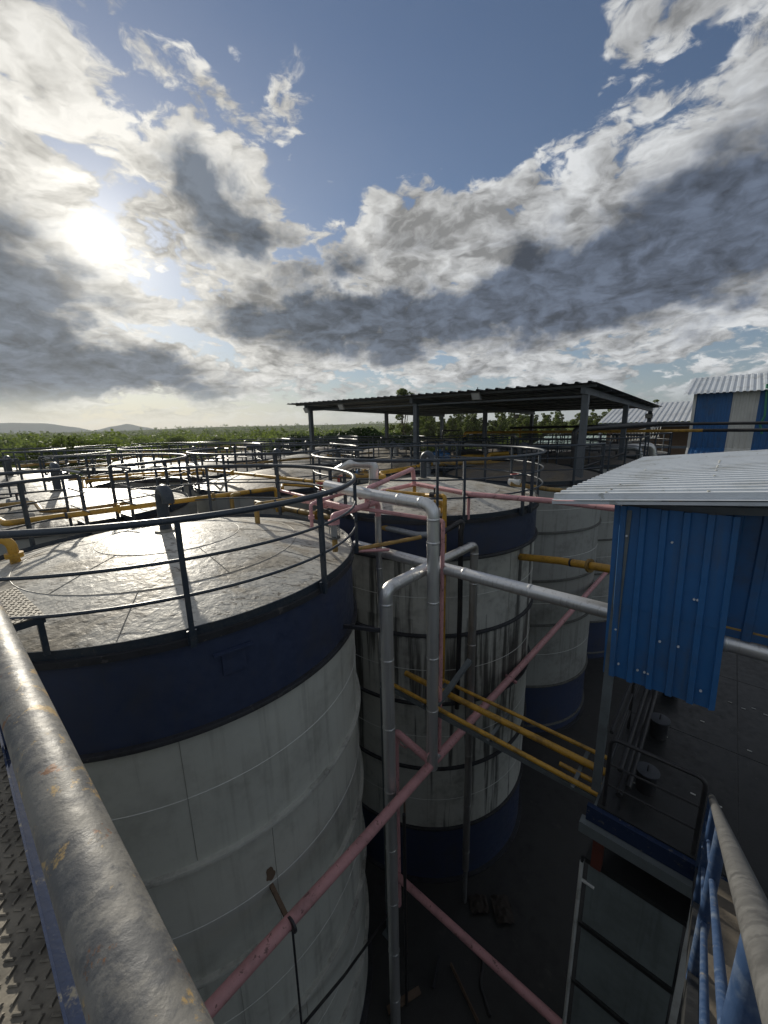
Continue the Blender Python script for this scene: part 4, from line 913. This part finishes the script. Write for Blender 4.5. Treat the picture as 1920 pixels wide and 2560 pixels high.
t = thing('wire_mesh_panel', uv(6.6, -1.5, DZ), 'rusty wire mesh guard lying in the shade behind the blue sheet', 'mesh panel')
g = MB(); o_ = uv(7.4, -1.25, DZ + .75)
for k in range(13): g.bar(o_ - VV * .09 * k, o_ - VV * .09 * k + ZZ * .5, .006, .006); g.bar(o_ + ZZ * .042 * k, o_ + ZZ * .042 * k - VV * 1.08, .006, .006)
g.build('mesh', MT['stain'], t, smooth=False); fr = MB(); fr.bar(o_ - ZZ * .02, o_ - ZZ * .02 - VV * 1.1, .04, .04); fr.bar(o_ + ZZ * .53, o_ + ZZ * .53 - VV * 1.1, .04, .04); fr.build('frame', MT['ochre'], t, smooth=False)
for k in (0, 1.08): MB().bar(o_ - VV * k - ZZ * .75, o_ - VV * k + ZZ * .5, .04, .04).build('leg', MT['stain'], t, smooth=False)

# ------------------------------------------------------------------ open shed over the rear tanks
SA = Vector((6.6, 12.75, 0)); SH = 11 + 1.02
shed = thing('open_shed', SA, 'open sided steel shed with dark ribbed roof over the rear tanks', 'shed')
def ypt(px, base, d):           # where the ray at px meets the shed's front/side line in plan
    r = ray(px, 1010); n = Vector((-d.y, d.x, 0)); s = base.dot(n) / r.dot(n); p = r * s; p.z = 0; return p
P0 = ypt(1463, SA, VV); Pm = ypt(1040, P0, VV); Pl = ypt(775, P0, VV)
S1 = ypt(1566, P0, UU); S2 = ypt(1628, P0, UU)
zf = at_y(1467, 986, P0.y).z; zb = at_y(1628, 1026, S2.y).z - .05
zlf = at_y(773, 1024, Pl.y).z
span_v = (Pl - P0).length; span_u = (S2 - P0).dot(UU)
def zroof(u, v): return zf + (zlf - zf) * (v / span_v) + (zb - zf) * (u / span_u)
S = lambda u, v, z: P0 + UU * u + VV * v + ZZ * z
cols = [(0, 0), (0, (Pm - P0).dot(VV)), (0, span_v), ((S1 - P0).dot(UU), 0), (span_u, 0), ((S1 - P0).dot(UU), (Pm - P0).dot(VV)), (span_u, (Pm - P0).dot(VV)), ((S1 - P0).dot(UU), span_v), (span_u, span_v)]
for k, (u, v) in enumerate(cols):
    zb0 = 9.1 if k == 0 else 0.0                # the front corner post stands on a tank rim
    MB().box(S(u, v, (zroof(u, v) + zb0) / 2), (.19, .19, zroof(u, v) - zb0), (UU, VV, ZZ)).build('post', MT['shedsteel'], shed, smooth=False)
for v in (0, (Pm - P0).dot(VV), span_v): MB().bar(S(-.35, v, zroof(-.35, v) + .10), S(span_u + .3, v, zroof(span_u + .3, v) + .10), .14, .2).build('rafter', MT['shedsteel'], shed, smooth=False)
npur = 8
for k in range(npur):
    u = -.25 + (span_u + .5) * k / (npur - 1); MB().bar(S(u, -.35, zroof(u, -.35) + .235), S(u, span_v + .9, zroof(u, span_v + .9) + .235), .06, .07).build('purlin', MT['shedsteel'], shed, smooth=False)
MB().bar(S(0, 0, zroof(0, 0) - .05), S(0, span_v, zroof(0, span_v) - .05), .05, .06).build('tie_bar', MT['shedsteel'], shed, smooth=False)
o0 = S(-.75, -.45, zroof(-.75, -.45) + .275); eL = (S(span_u + 1, -.45, zroof(span_u + 1, -.45)) - S(-.75, -.45, zroof(-.75, -.45))); Lr_ = eL.length; eL.normalize()
eV = (S(0, 1, zroof(0, 1)) - S(0, 0, zroof(0, 0))).normalized()
wS = span_v + 1.6; nsh = 14
for k in range(nsh):
    sheet(o0 + eV * (wS / nsh * k) + ZZ * (.003 * (k % 2)), eL, eV, ZZ, Lr_, wS / nsh + .02, wS / nsh / 3.001, .05, .22, MT['shedroof'], 'roof_sheet', shed)
lights = [(1190, 990, 0), (853, 1017, 0), (766, 1026, 0), (1628, 1015, 1), (1153, 1048, 2)]
for k, (px, py, wh) in enumerate(lights):
    lab = ['square grey floodlight hung under the shed front edge near its middle', 'square grey floodlight on the shed front edge between two posts', 'square floodlight on the outermost shed post', 'black floodlight on the rear corner post of the shed', 'dark floodlight under the rear edge of the shed'][k]
    if wh == 0: c = at_y(px, py, 1.0); r = ray(px, py); n = UU; s = (P0 - UU * .45).dot(n) / r.dot(n); c = EYE + r * s
    elif wh == 1: c = S2 + ZZ * (zb - .25) - VV * .0 - UU * .3
    else: c = S(span_u * .97, span_v * .55, zroof(span_u, span_v * .55) - .1)
    fl = thing('floodlight', c, lab, 'floodlight', 'floodlights on the shed'); n = (-UU * .85 - ZZ * .5).normalized(); X = VV; Yv = n.cross(X)
    MB().box(c, (.34, .28, .06), (X, Yv, n)).build('housing', MT['lamp'] if wh == 0 else MT['black'], fl, smooth=False)
    MB().box(c + n * .034, (.29, .23, .01), (X, Yv, n)).build('glass', MT['lampglass'], fl, smooth=False)
    MB().tube([c - X * .18, c - X * .18 - n * .1 + ZZ * .06, c + X * .18 - n * .1 + ZZ * .06, c + X * .18], .01, 6).build('yoke', MT['shedsteel'], fl)
    MB().bar(c - n * .1 + ZZ * .06, c + ZZ * .32 + UU * .12, .03, .01).build('bracket', MT['shedsteel'], fl, smooth=False)

# ------------------------------------------------------------------ pipe rack, far pipes, ladder
def far_pipe(label, pts, r, m, cat='pipe', name='overhead_pipe', **k): return pipe(name, label, pts, r, m, cat=cat, **k)
fr_u = 30.0
f = lambda px, py, y: at_y(px, py, y)
far_pipe('yellow overhead pipe crossing under the shed toward the striped building', [f(1160, 1098, 27), f(1162, 1082, 27), f(1180, 1081, 27), f(1470, 1079, 24), f(1760, 1076, 20.5)], .08, 'yellow', bend=.1)
far_pipe('black overhead pipe section in front of the striped building', [f(1758, 1076, 20.5), f(1935, 1075, 18.3)], .08, 'black')
far_pipe('upper dark overhead pipe to the striped building', [f(1275, 1070, 26), f(1459, 1066, 24), f(1700, 1060, 21), f(1935, 1057, 18.3)], .075, 'black')
far_pipe('short yellow overhead pipe on an upright under the shed', [f(1300, 1100, 26.2), f(1301, 1071, 26.2), f(1276, 1070, 26.4)], .07, 'yellow')
far_pipe('thick black pipe gantry leg beside the front shed post', [f(1432, 1215, 14.5), f(1436, 1076, 14.5), f(1462, 1072, 14.8), f(1640, 1060, 17)], .10, 'black', bend=.18)
far_pipe('dark sloping pipe with grey valve under the shed', [f(1330, 1212, 13), f(1460, 1166, 15), f(1570, 1130, 17)], .055, 'black')
far_pipe('silver clad pipes with drop elbow beside the striped building', [f(1250, 1118, 22), f(1480, 1116, 21), f(1630, 1114, 20), f(1634, 1150, 20)], .17, 'alu_o', bend=.3, bands=2.0)
far_pipe('second silver clad pipe below the lattice ladder', [f(1460, 1122, 21), f(1596, 1119, 20), f(1602, 1150, 20)], .15, 'galv', bend=.3)
far_pipe('silver clad pipe lying on the far tanks under the shed', [f(1055, 1113, 24), f(1066, 1107, 24), f(1130, 1107, 24.5), f(1250, 1116, 24)], .16, 'alu', bend=.2)
far_pipe('yellow tangled header pipe on the tanks under the shed', [f(1110, 1148, 17), f(1175, 1141, 17.5), f(1260, 1143, 18), f(1300, 1139, 18)], .09, 'yellow')
far_pipe('second yellow header pipe with drop on the tanks under the shed', [f(1225, 1160, 17), f(1222, 1136, 17), f(1270, 1133, 17.4)], .08, 'yellow', bend=.1)
far_pipe('ochre pipe lying low in front of the shed tanks', [f(1090, 1160, 15), f(1180, 1156, 15.4), f(1260, 1158, 15.6)], .08, 'ochre')
far_pipe('yellow and black pipe stub leaving the hut eave', [f(1276, 1209, 10.2), f(1370, 1223, 10), f(1420, 1228, 10)], .06, 'ochre')
far_pipe('thin black stand pipe beyond the far tank rails', [f(1106, 1096, 30), f(1107, 1076, 30), f(1150, 1076, 30)], .05, 'black')
tv = f(1286, 1205, 10.2); t = thing('flanged_valve', tv - ZZ * .1, 'small grey valve with red wheel on the dark tank roof', 'valve')
MB().tube([tv - VV * .15, tv + VV * .15], .08, 12).build('body', MT['whitepost'], t); MB().tube([tv + ZZ * .2 + Vector((math.cos(k), math.sin(k), 0)) * .1 for k in [i * .524 for i in range(12)]], .016, 8, closed=True).build('hand_wheel', MT['redvalve'], t); MB().cyl(tv, tv + ZZ * .2, .025, 8).build('stem', MT['valve'], t)
la, lb = f(1532, 1100, 23), f(1642, 1080, 23)
t = thing('lattice_ladder', la, 'white lattice ladder leaning in front of the long grey roofed building', 'ladder')
dl = (lb - la).normalized(); upl = ZZ.cross(dl).cross(dl) * -1; upl = (ZZ - dl * dl.z).normalized(); sdl = dl.cross(upl); Ll = (lb - la).length
for a in (-.28, .28):
    for b in (-.2, .2): MB().bar(la + upl * a + sdl * b, lb + upl * a + sdl * b, .04, .04).build('stile', MT['whitepost'], t, smooth=False)
for k in range(15):
    q = la + dl * (Ll * (k + .5) / 15); MB().bar(q - upl * .28 - sdl * .2, q + upl * .28 - sdl * .2, .03, .03).build('rung', MT['whitepost'], t, smooth=False); MB().bar(q - upl * .28 + sdl * .2, q + upl * .28 + sdl * .2 + dl * .2, .025, .025).build('lacing', MT['whitepost'], t, smooth=False)
MB().bar(la - ZZ * .3, la - ZZ * 3.0, .06, .06).build('prop', MT['shedsteel'], t, smooth=False); MB().bar(lb - ZZ * .2, lb - ZZ * 3.2, .06, .06).build('prop', MT['shedsteel'], t, smooth=False)
# goosenecks and pumps seen on the tanks under the shed
for px, py, y, lab in ((1069, 1160, 14.2, 'large grey vent hood in front of the shed tanks'), (990, 1124, 19.5, 'small grey vent hood beside the shed middle post')):
    b = f(px, py, y); t = thing('vent_hood', (b.x, b.y, 9.2), lab, 'vent')
    pts = [Vector((b.x, b.y, 9.2)), b] + [b - VV * (-.2 + .2 * math.cos(R_(k))) * -1 + ZZ * .2 * math.sin(R_(k)) for k in range(30, 181, 25)]
    MB().tube(pts, .13, 14).build('pipe', MT['valve'], t); MB().lathe([(.24, 0), (.24, .03), (.13, .04)], (b.x, b.y, 9.2), 20).build('flange', MT['valve'], t)
for px, py, y, lab in ((1112, 1141, 16.6, 'blue electric motor on the yellow header under the shed'), (1098, 1136, 17.2, 'small blue tarpaulin covered drive on the shed tank')):
    c = f(px, py, y); t = thing('electric_motor', c - ZZ * .2, lab, 'motor'); MB().tube([c - VV * .25, c - VV * .2, c + VV * .22, c + VV * .28], .16, 16, radii=[.1, .16, .16, .12]).build('housing', MT['motor'], t); MB().box(c - ZZ * .18, (.5, .35, .05)).build('base', MT['ring_dark'], t); MB().box(c + ZZ * .17, (.16, .12, .1)).build('terminal_box', MT['motor'], t)

# ------------------------------------------------------------------ buildings behind
def striped_building():
    B0 = at_y(1722, 1120, 23.0)                   # left end of the wall, bottom of the straight part
    ub = B0.dot(UU); vb_ = B0.dot(VV)
    zt = at_u(1722, 985, ub).z; zb_ = B0.z
    t = thing('striped_building', uv(ub + 4, vb_ - 7, 0), 'tall shed clad in blue and white ribbed sheets with pale ribbed roof', 'building')
    segs = []; v = vb_; vA = at_u(1818, 1080, ub).dot(VV); vB = at_u(1884, 1080, ub).dot(VV)
    for a, b, m in ((vb_, vA, 'bluesheet'), (vA, vB, 'beigesheet'), (vB, vB - 3.2, 'bluesheet'), (vB - 3.2, vB - 4.6, 'beigesheet'), (vB - 4.6, vB - 8, 'bluesheet')):
        sheet(uv(ub, a, zt), -ZZ, -VV, -UU, zt - zb_, a - b, .25, .03, .35, MT[m], 'wall_sheet', t)
        fo = 1.0; d = (-ZZ * .62 - UU * fo).normalized()
        sheet(uv(ub - .02, a, zb_ + .02), d, -VV, (-UU * .62 + ZZ).normalized(), 1.25, a - b, .25, .03, .35, MT[m], 'skirt_sheet', t)
    MB().bar(uv(ub - .04, vb_ + .03, zb_), uv(ub - .04, vb_ + .03, zt), .14, .10).build('corner_trim', MT['beigesheet'], t, smooth=False)
    MB().bar(uv(ub - .06, vb_ + .05, zb_ + .03), uv(ub - 1.05, vb_ + .05, zb_ - .62), .10, .06).build('skirt_trim', MT['beigesheet'], t, smooth=False)
    core = MB(); core.box(uv(ub + 4.6, (vb_ + vB - 8) / 2, zt / 2 - .05), (8.9, vb_ - vB + 8 - .1, zt - .1), (UU, VV, ZZ)); core.build('inner_frame', MT['shedsteel'], t, smooth=False)
    e = (UU + ZZ * .27).normalized(); nn = (ZZ - UU * .27).normalized()
    sheet(uv(ub - .55, vb_ + .55, zt + .02 - .08), e, -VV, nn, 4.6, vb_ - vB + 9, .27, .045, .42, MT['whitesheet'], 'roof_sheet', t)
    pg = MT['leaf_l']
    far = pipe('green_pipe', 'thin green pipe running up the striped building wall', [at_u(1905, 1085, ub - .3), at_u(1900, 1062, ub - .3), at_u(1912, 1040, ub - .3), at_u(1918, 960, ub - .3)], .05, 'greenpipe', bend=.12)
MT['greenpipe'] = mat('green_pipe_paint', (.04, .22, .13), .5, dirt=(.05, .08, .05), dirt_amt=.4, dirt_scale=3)
striped_building()
def warehouse():
    y = 46.0; a = at_y(1498, 1058, y); ub, vv = a.dot(UU), a.dot(VV); ze = a.z
    t = thing('long_warehouse', uv(ub + 6, vv - 14, 0), 'long low warehouse with pale grey ridged roof and dark open front', 'building')
    W_ = 34.0
    e = (UU + ZZ * .26).normalized(); nn = (ZZ - UU * .26).normalized()
    sheet(uv(ub - .6, vv, ze), e, -VV, nn, 9.0, W_, .5, .05, .4, MT['greyroof'], 'roof_sheet', t)
    MB().box(uv(ub - .5, vv - W_ / 2, ze - .25), (.12, W_, .45), (UU, VV, ZZ)).build('fascia', MT['shedsteel'], t, smooth=False)
    for k in range(8): MB().box(uv(ub - .3, vv - .3 - k * 4.6, (ze - .3) / 2), (.3, .3, ze - .3), (UU, VV, ZZ)).build('column', MT['greyroof'], t, smooth=False)
    MB().box(uv(ub + 3.2, vv - W_ / 2, (ze - .4) / 2), (.2, W_ - .4, ze - .4), (UU, VV, ZZ)).build('back_wall', MT['stain'], t, smooth=False)
    MB().box(uv(ub - .2, vv - W_ / 2, ze - 2.6), (.15, W_ - .3, .25), (UU, VV, ZZ)).build('girt', MT['shedsteel'], t, smooth=False)
warehouse()
t = thing('green_roof_shed', at_y(1440, 1100, 60) * 1.0 - ZZ * (at_y(1440, 1100, 60).z), 'low pale green roofed shed among the trees beyond the pipes', 'shed')
gp = at_y(1400, 1100, 60)
sheet(uv(gp.dot(UU), gp.dot(VV) + 4, gp.z - .6), (UU + ZZ * .2).normalized(), -VV, ZZ, 6, 11, .5, .05, .4, mat('pale_green_sheet', (.36, .44, .38), .5, vary=.06), 'roof_sheet', t)
MB().box(uv(gp.dot(UU) + 3, gp.dot(VV) - 1.5, (gp.z - .7) / 2), (5.6, 10.6, gp.z - .7), (UU, VV, ZZ)).build('wall', MT['beigesheet'], t, smooth=False)

# ------------------------------------------------------------------ yard debris in the gap
t = thing('rag_heap', at_z(1240, 2290, 0.02), 'crumpled dirty rag heap beside the tarred tank foot', 'rags')
b = at_z(1235, 2285, .02)
for k in range(3):
    mb = MB(); n = 14; vs = []; o_ = b + Vector((rnd.uniform(-.35, .35), rnd.uniform(-.2, .2), 0))
    for i in range(n):
        for j in range(n):
            x, y = (i / (n - 1) - .5) * .42, (j / (n - 1) - .5) * .36; vs.append(o_ + Vector((x, y, .02 + .05 * abs(mnoise.noise(Vector((x * 9, y * 9, k * 3.3)))) * 2 + .07 * math.exp(-(x * x + y * y) * 22))))
    mb.add(vs, [(i * n + j, (i + 1) * n + j, (i + 1) * n + j + 1, i * n + j + 1) for i in range(n - 1) for j in range(n - 1)]); mb.build('rag', MT['rag'], t, ang=80)
for k, (px, py, L, an, lab) in enumerate(((1010, 2500, .7, .4, 'short rusty board lying in the dark gap near the riser foot'), (1090, 2430, .5, 1.2, 'scrap of grey channel lying in the dark yard'), (1160, 2480, .9, 2.0, 'rusty angle bar lying across the dark yard'))):
    c = at_z(px, py, .05); d = Vector((math.cos(an), math.sin(an), 0)); o = MB(); o.bar(c - d * L / 2, c + d * L / 2, .12 if k == 0 else .05, .03)
    if k: o.bar(c - d * L / 2 + Vector((0, 0, .03)), c + d * L / 2 + Vector((0, 0, .03)), .012, .06)
    tag(o.build('scrap_piece', MT[('stain', 'ring_dark', 'stain')[k]], origin=c, smooth=False), lab, 'scrap')
pipe('yard_hose', 'grey hose curling over the dark yard floor', [at_z(1180, 2360, .06), at_z(1210, 2400, .05), at_z(1200, 2460, .05), at_z(1225, 2540, .05)], .03, 'black', cat='hose', bend=.3)

# ------------------------------------------------------------------ vegetation
def crown_mesh(name, blobs, n, leaf, m, seed, flat=.6):
    r = random.Random(seed); vs = []; fs = []
    tot = sum(b[3] ** 2 for b in blobs)
    for (cx, cy, cz, br) in blobs:
        k = int(n * br * br / tot)
        for _ in range(k):
            while True:
                x, y, z = r.uniform(-1, 1), r.uniform(-1, 1), r.uniform(-1, 1); q = x * x + y * y + z * z
                if .12 < q < 1: break
            s = math.sqrt(q); rad = br * (s ** .45) / s * (1 + .22 * mnoise.noise(Vector((x * 2.3 + cx, y * 2.3 + cy, z * 2.3))))
            p = Vector((cx + x * rad, cy + y * rad, cz + z * rad * flat))
            a = Vector((r.gauss(0, 1), r.gauss(0, 1), r.gauss(0, .6))).normalized(); b = a.cross(Vector((r.gauss(0, 1), r.gauss(0, 1), r.gauss(0, 1)))).normalized()
            l = leaf * r.uniform(.5, 1.15); w = l * .75
            i = len(vs); vs += [p - a * l, p + b * w, p + a * l, p - b * w]; fs.append((i, i + 1, i + 2, i + 3))
    me = bpy.data.meshes.new(name); me.from_pydata(vs, [], fs); me.update(); me.materials.append(m); return me
def trunk_mb(h, r, limbs, seed):
    q = random.Random(seed); mb = MB(); n = 6
    pts = [Vector((.05 * h * mnoise.noise(Vector((k * .7, seed, 0))) * k / n, .05 * h * mnoise.noise(Vector((k * .7, seed, 5))) * k / n, h * k / n)) for k in range(n + 1)]
    mb.tube(pts, r, 8, radii=[r * (1.25 - .95 * k / n) for k in range(n + 1)])
    for (x, y, z) in limbs:
        b = pts[q.choice((2, 3, 4))]; e = Vector((x, y, z)); mid = b.lerp(e, .5) + Vector((0, 0, .08 * h)); mb.tube([b, mid, e], r, 6, radii=[r * .5, r * .32, r * .1])
    return mb
def tree_proto(kind, seed):
    q = random.Random(seed)
    if kind == 'round':
        h = 8; bl = [(0, 0, 6.0, 2.6)] + [(math.cos(a) * q.uniform(1.4, 2.6), math.sin(a) * q.uniform(1.4, 2.6), q.uniform(4.2, 7.2), q.uniform(1.1, 1.9)) for a in [i * .9 + q.random() for i in range(8)]]; n, leaf, m = 5200, .19, 'leaf'
    elif kind == 'dark':
        h = 9; bl = [(0, 0, 7, 3.2)] + [(math.cos(a) * q.uniform(2, 4.4), math.sin(a) * q.uniform(2, 4.4), q.uniform(5.6, 8.4), q.uniform(1.4, 2.2)) for a in [i * .63 + q.random() for i in range(11)]]; n, leaf, m = 9000, .23, 'leaf_d'
    elif kind == 'gum':
        h = 11; bl = [(q.uniform(-.9, .9), q.uniform(-.9, .9), 4.5 + i * 1.0, q.uniform(.7, 1.5) * (1.1 - i * .06)) for i in range(9)]; n, leaf, m = 4200, .17, 'leaf_e'
    elif kind == 'bush':
        h = 3; bl = [(math.cos(a) * q.uniform(.3, 1.9), math.sin(a) * q.uniform(.3, 1.9), q.uniform(1.4, 3.2), q.uniform(.8, 1.5)) for a in [i * .8 + q.random() for i in range(9)]]; n, leaf, m = 4200, .15, 'leaf_l'
    else:
        h = 15; bl = []
        for i in range(22):
            a = q.random() * 6.28; zz = q.uniform(8, 17.5); rr = q.uniform(.6, 4.6) * (1 - abs(zz - 12) / 9); bl.append((math.cos(a) * rr, math.sin(a) * rr, zz, q.uniform(.55, 1.15)))
        n, leaf, m = 6500, .18, 'leaf_e'
    return (crown_mesh(kind + '_crown', bl, n, leaf, MT[m], seed, .75), trunk_mb(h * .8, .16 if kind != 'tall' else .24, [(b[0], b[1], b[2]) for b in bl[1:]], seed))
PROTO = {}
for kind, ns in (('round', 3), ('dark', 2), ('gum', 3), ('bush', 3), ('tall', 1)):
    PROTO[kind] = []
    for s in range(ns):
        cm, tm = tree_proto(kind, 11 + s * 7 + len(kind)); me = bpy.data.meshes.new(kind + '_trunk')
        me.from_pydata(tm.v, [], tm.f); me.materials.append(MT['bark']); PROTO[kind].append((cm, me))
TL = {'round': ('broadleaf_tree', 'rounded green broadleaf tree in the scrub beyond the tanks', 'tree', 'broadleaf trees beyond the tanks'),
      'dark': ('dark_tree', 'wide dense dark green tree beyond the far tank rails', 'tree', 'dark trees beyond the tanks'),
      'gum': ('eucalyptus_tree', 'slim pale eucalyptus in the tree line behind the shed', 'tree', 'eucalyptus tree line behind the shed'),
      'bush': ('scrub_bush', 'light green scrub bush on the plain beyond the tanks', 'bush', 'scrub bushes on the plain'),
      'tall': ('tall_tree', 'tall airy tree rising through the shed roof line', 'tree', None)}
def plant(kind, x, y, s, sz=None):
    nm, lab, cat, grp = TL[kind]; cm, tm = rnd.choice(PROTO[kind])
    o = thing(nm, (x, y, hgt(x, y) - .05), lab, cat, grp); del o['_o']; o.rotation_euler.z = rnd.uniform(0, 6.28); o.scale = (s, s, sz or s)
    for m_, n_ in ((cm, 'crown'), (tm, 'trunk')):
        c = bpy.data.objects.new(n_, m_); COL.objects.link(c); c.parent = o
def polar(az, d): return d * math.sin(R_(az)), d * math.cos(R_(az))
plant('tall', *polar(3.0, 78), 1.0)
for az, d, s in ((-6.0, 60, 1.10), (-2.0, 63, 1.14), (-9.4, 66, 1.06), (1.8, 68, 1.0), (-12, 78, .98)): plant('dark', *polar(az, d), s)
for k in range(110):
    az = rnd.uniform(3, 37); plant('gum', *polar(az, rnd.uniform(120, 210)), rnd.uniform(1.0, 1.5), rnd.uniform(.95, 1.3))
for k in range(20):
    az = rnd.uniform(3, 36); plant('round', *polar(az, rnd.uniform(75, 110)), rnd.uniform(.7, 1.05))
for k in range(34):
    az = rnd.uniform(-46, -8); plant('round', *polar(az, rnd.uniform(85, 230)), rnd.uniform(.7, 1.12))
for k in range(26):
    az = rnd.uniform(-41, -29); plant('bush', *polar(az, rnd.uniform(52, 95)), rnd.uniform(1.2, 2.3))
for k in range(60):
    az = rnd.uniform(-46, 36); plant('bush', *polar(az, rnd.uniform(55, 200)), rnd.uniform(.8, 1.7))
for k in range(16):
    az = rnd.uniform(-42, -29); plant(rnd.choice(('round', 'bush', 'round')), *polar(az, rnd.uniform(56, 84)), rnd.uniform(1.05, 1.3))
for k in range(10):
    az = rnd.uniform(-30, -17); plant('round', *polar(az, rnd.uniform(95, 170)), rnd.uniform(.8, 1.0))
# the far wood on the plain: nobody could count it
def far_wood():
    r = random.Random(99); vs = []; fs = []
    N = 9000
    for _ in range(N):
        d = 200 * (14 ** (r.random() ** .85)); az = r.uniform(-56, 50); x, y = polar(az, d)
        if mnoise.noise(Vector((x * .006, y * .006, 2))) < -.05 and r.random() < .85: continue
        h = hgt(x, y); cr = (1.1 + 4.2 * r.random() ** 3) * (1 + d / 7000); tall = r.uniform(.7, 1.35); cz = h + cr * tall * .9
        k = 64 if d < 500 else (34 if d < 1100 else 16)
        for _ in range(k):
            a, b = r.uniform(0, 6.283), r.uniform(-.5, 1); c_ = math.sqrt(max(0, 1 - b * b)); rr = cr * r.uniform(.7, 1.1)
            p = Vector((x + math.cos(a) * c_ * rr, y + math.sin(a) * c_ * rr, cz + b * rr * tall))
            u = Vector((r.gauss(0, 1), r.gauss(0, 1), r.gauss(0, .7))).normalized(); w = u.cross(Vector((r.gauss(0, 1), r.gauss(0, 1), r.gauss(0, 1)))).normalized(); l = cr * (.20 if k == 64 else .30 if k == 34 else .46) * r.uniform(.7, 1.3)
            i = len(vs); vs += [p - u * l, p + w * l * .7, p + u * l, p - w * l * .7]; fs.append((i, i + 1, i + 2, i + 3))
    me = bpy.data.meshes.new('distant_woodland'); me.from_pydata(vs, [], fs); me.update(); me.materials.append(MT['leaf'])
    o = bpy.data.objects.new('distant_woodland', me); COL.objects.link(o)
    tag(o, 'scrubby green woodland covering the plain to the low ridge', 'woodland', kind='stuff')
far_wood()

# ------------------------------------------------------------------ air
HAZE = 0.00007
if HAZE:
    mb = MB(); mb.box((-600, 2900, 118), (14000, 11000, 250)); hz = mb.build('haze', None, smooth=False)
    m = bpy.data.materials.new('haze_air'); m.use_nodes = True; nt = m.node_tree; nt.nodes.clear()
    pv_ = nt.nodes.new('ShaderNodeVolumePrincipled'); pv_.inputs['Color'].default_value = (.80, .86, .92, 1); pv_.inputs['Density'].default_value = HAZE; pv_.inputs['Anisotropy'].default_value = .3
    ou = nt.nodes.new('ShaderNodeOutputMaterial'); nt.links.new(pv_.outputs[0], ou.inputs['Volume']); hz.data.materials.append(m)
    tag(hz, 'pale humid air over the plain', 'haze', kind='stuff')

for o in bpy.data.objects:
    if '_o' in o: del o['_o']
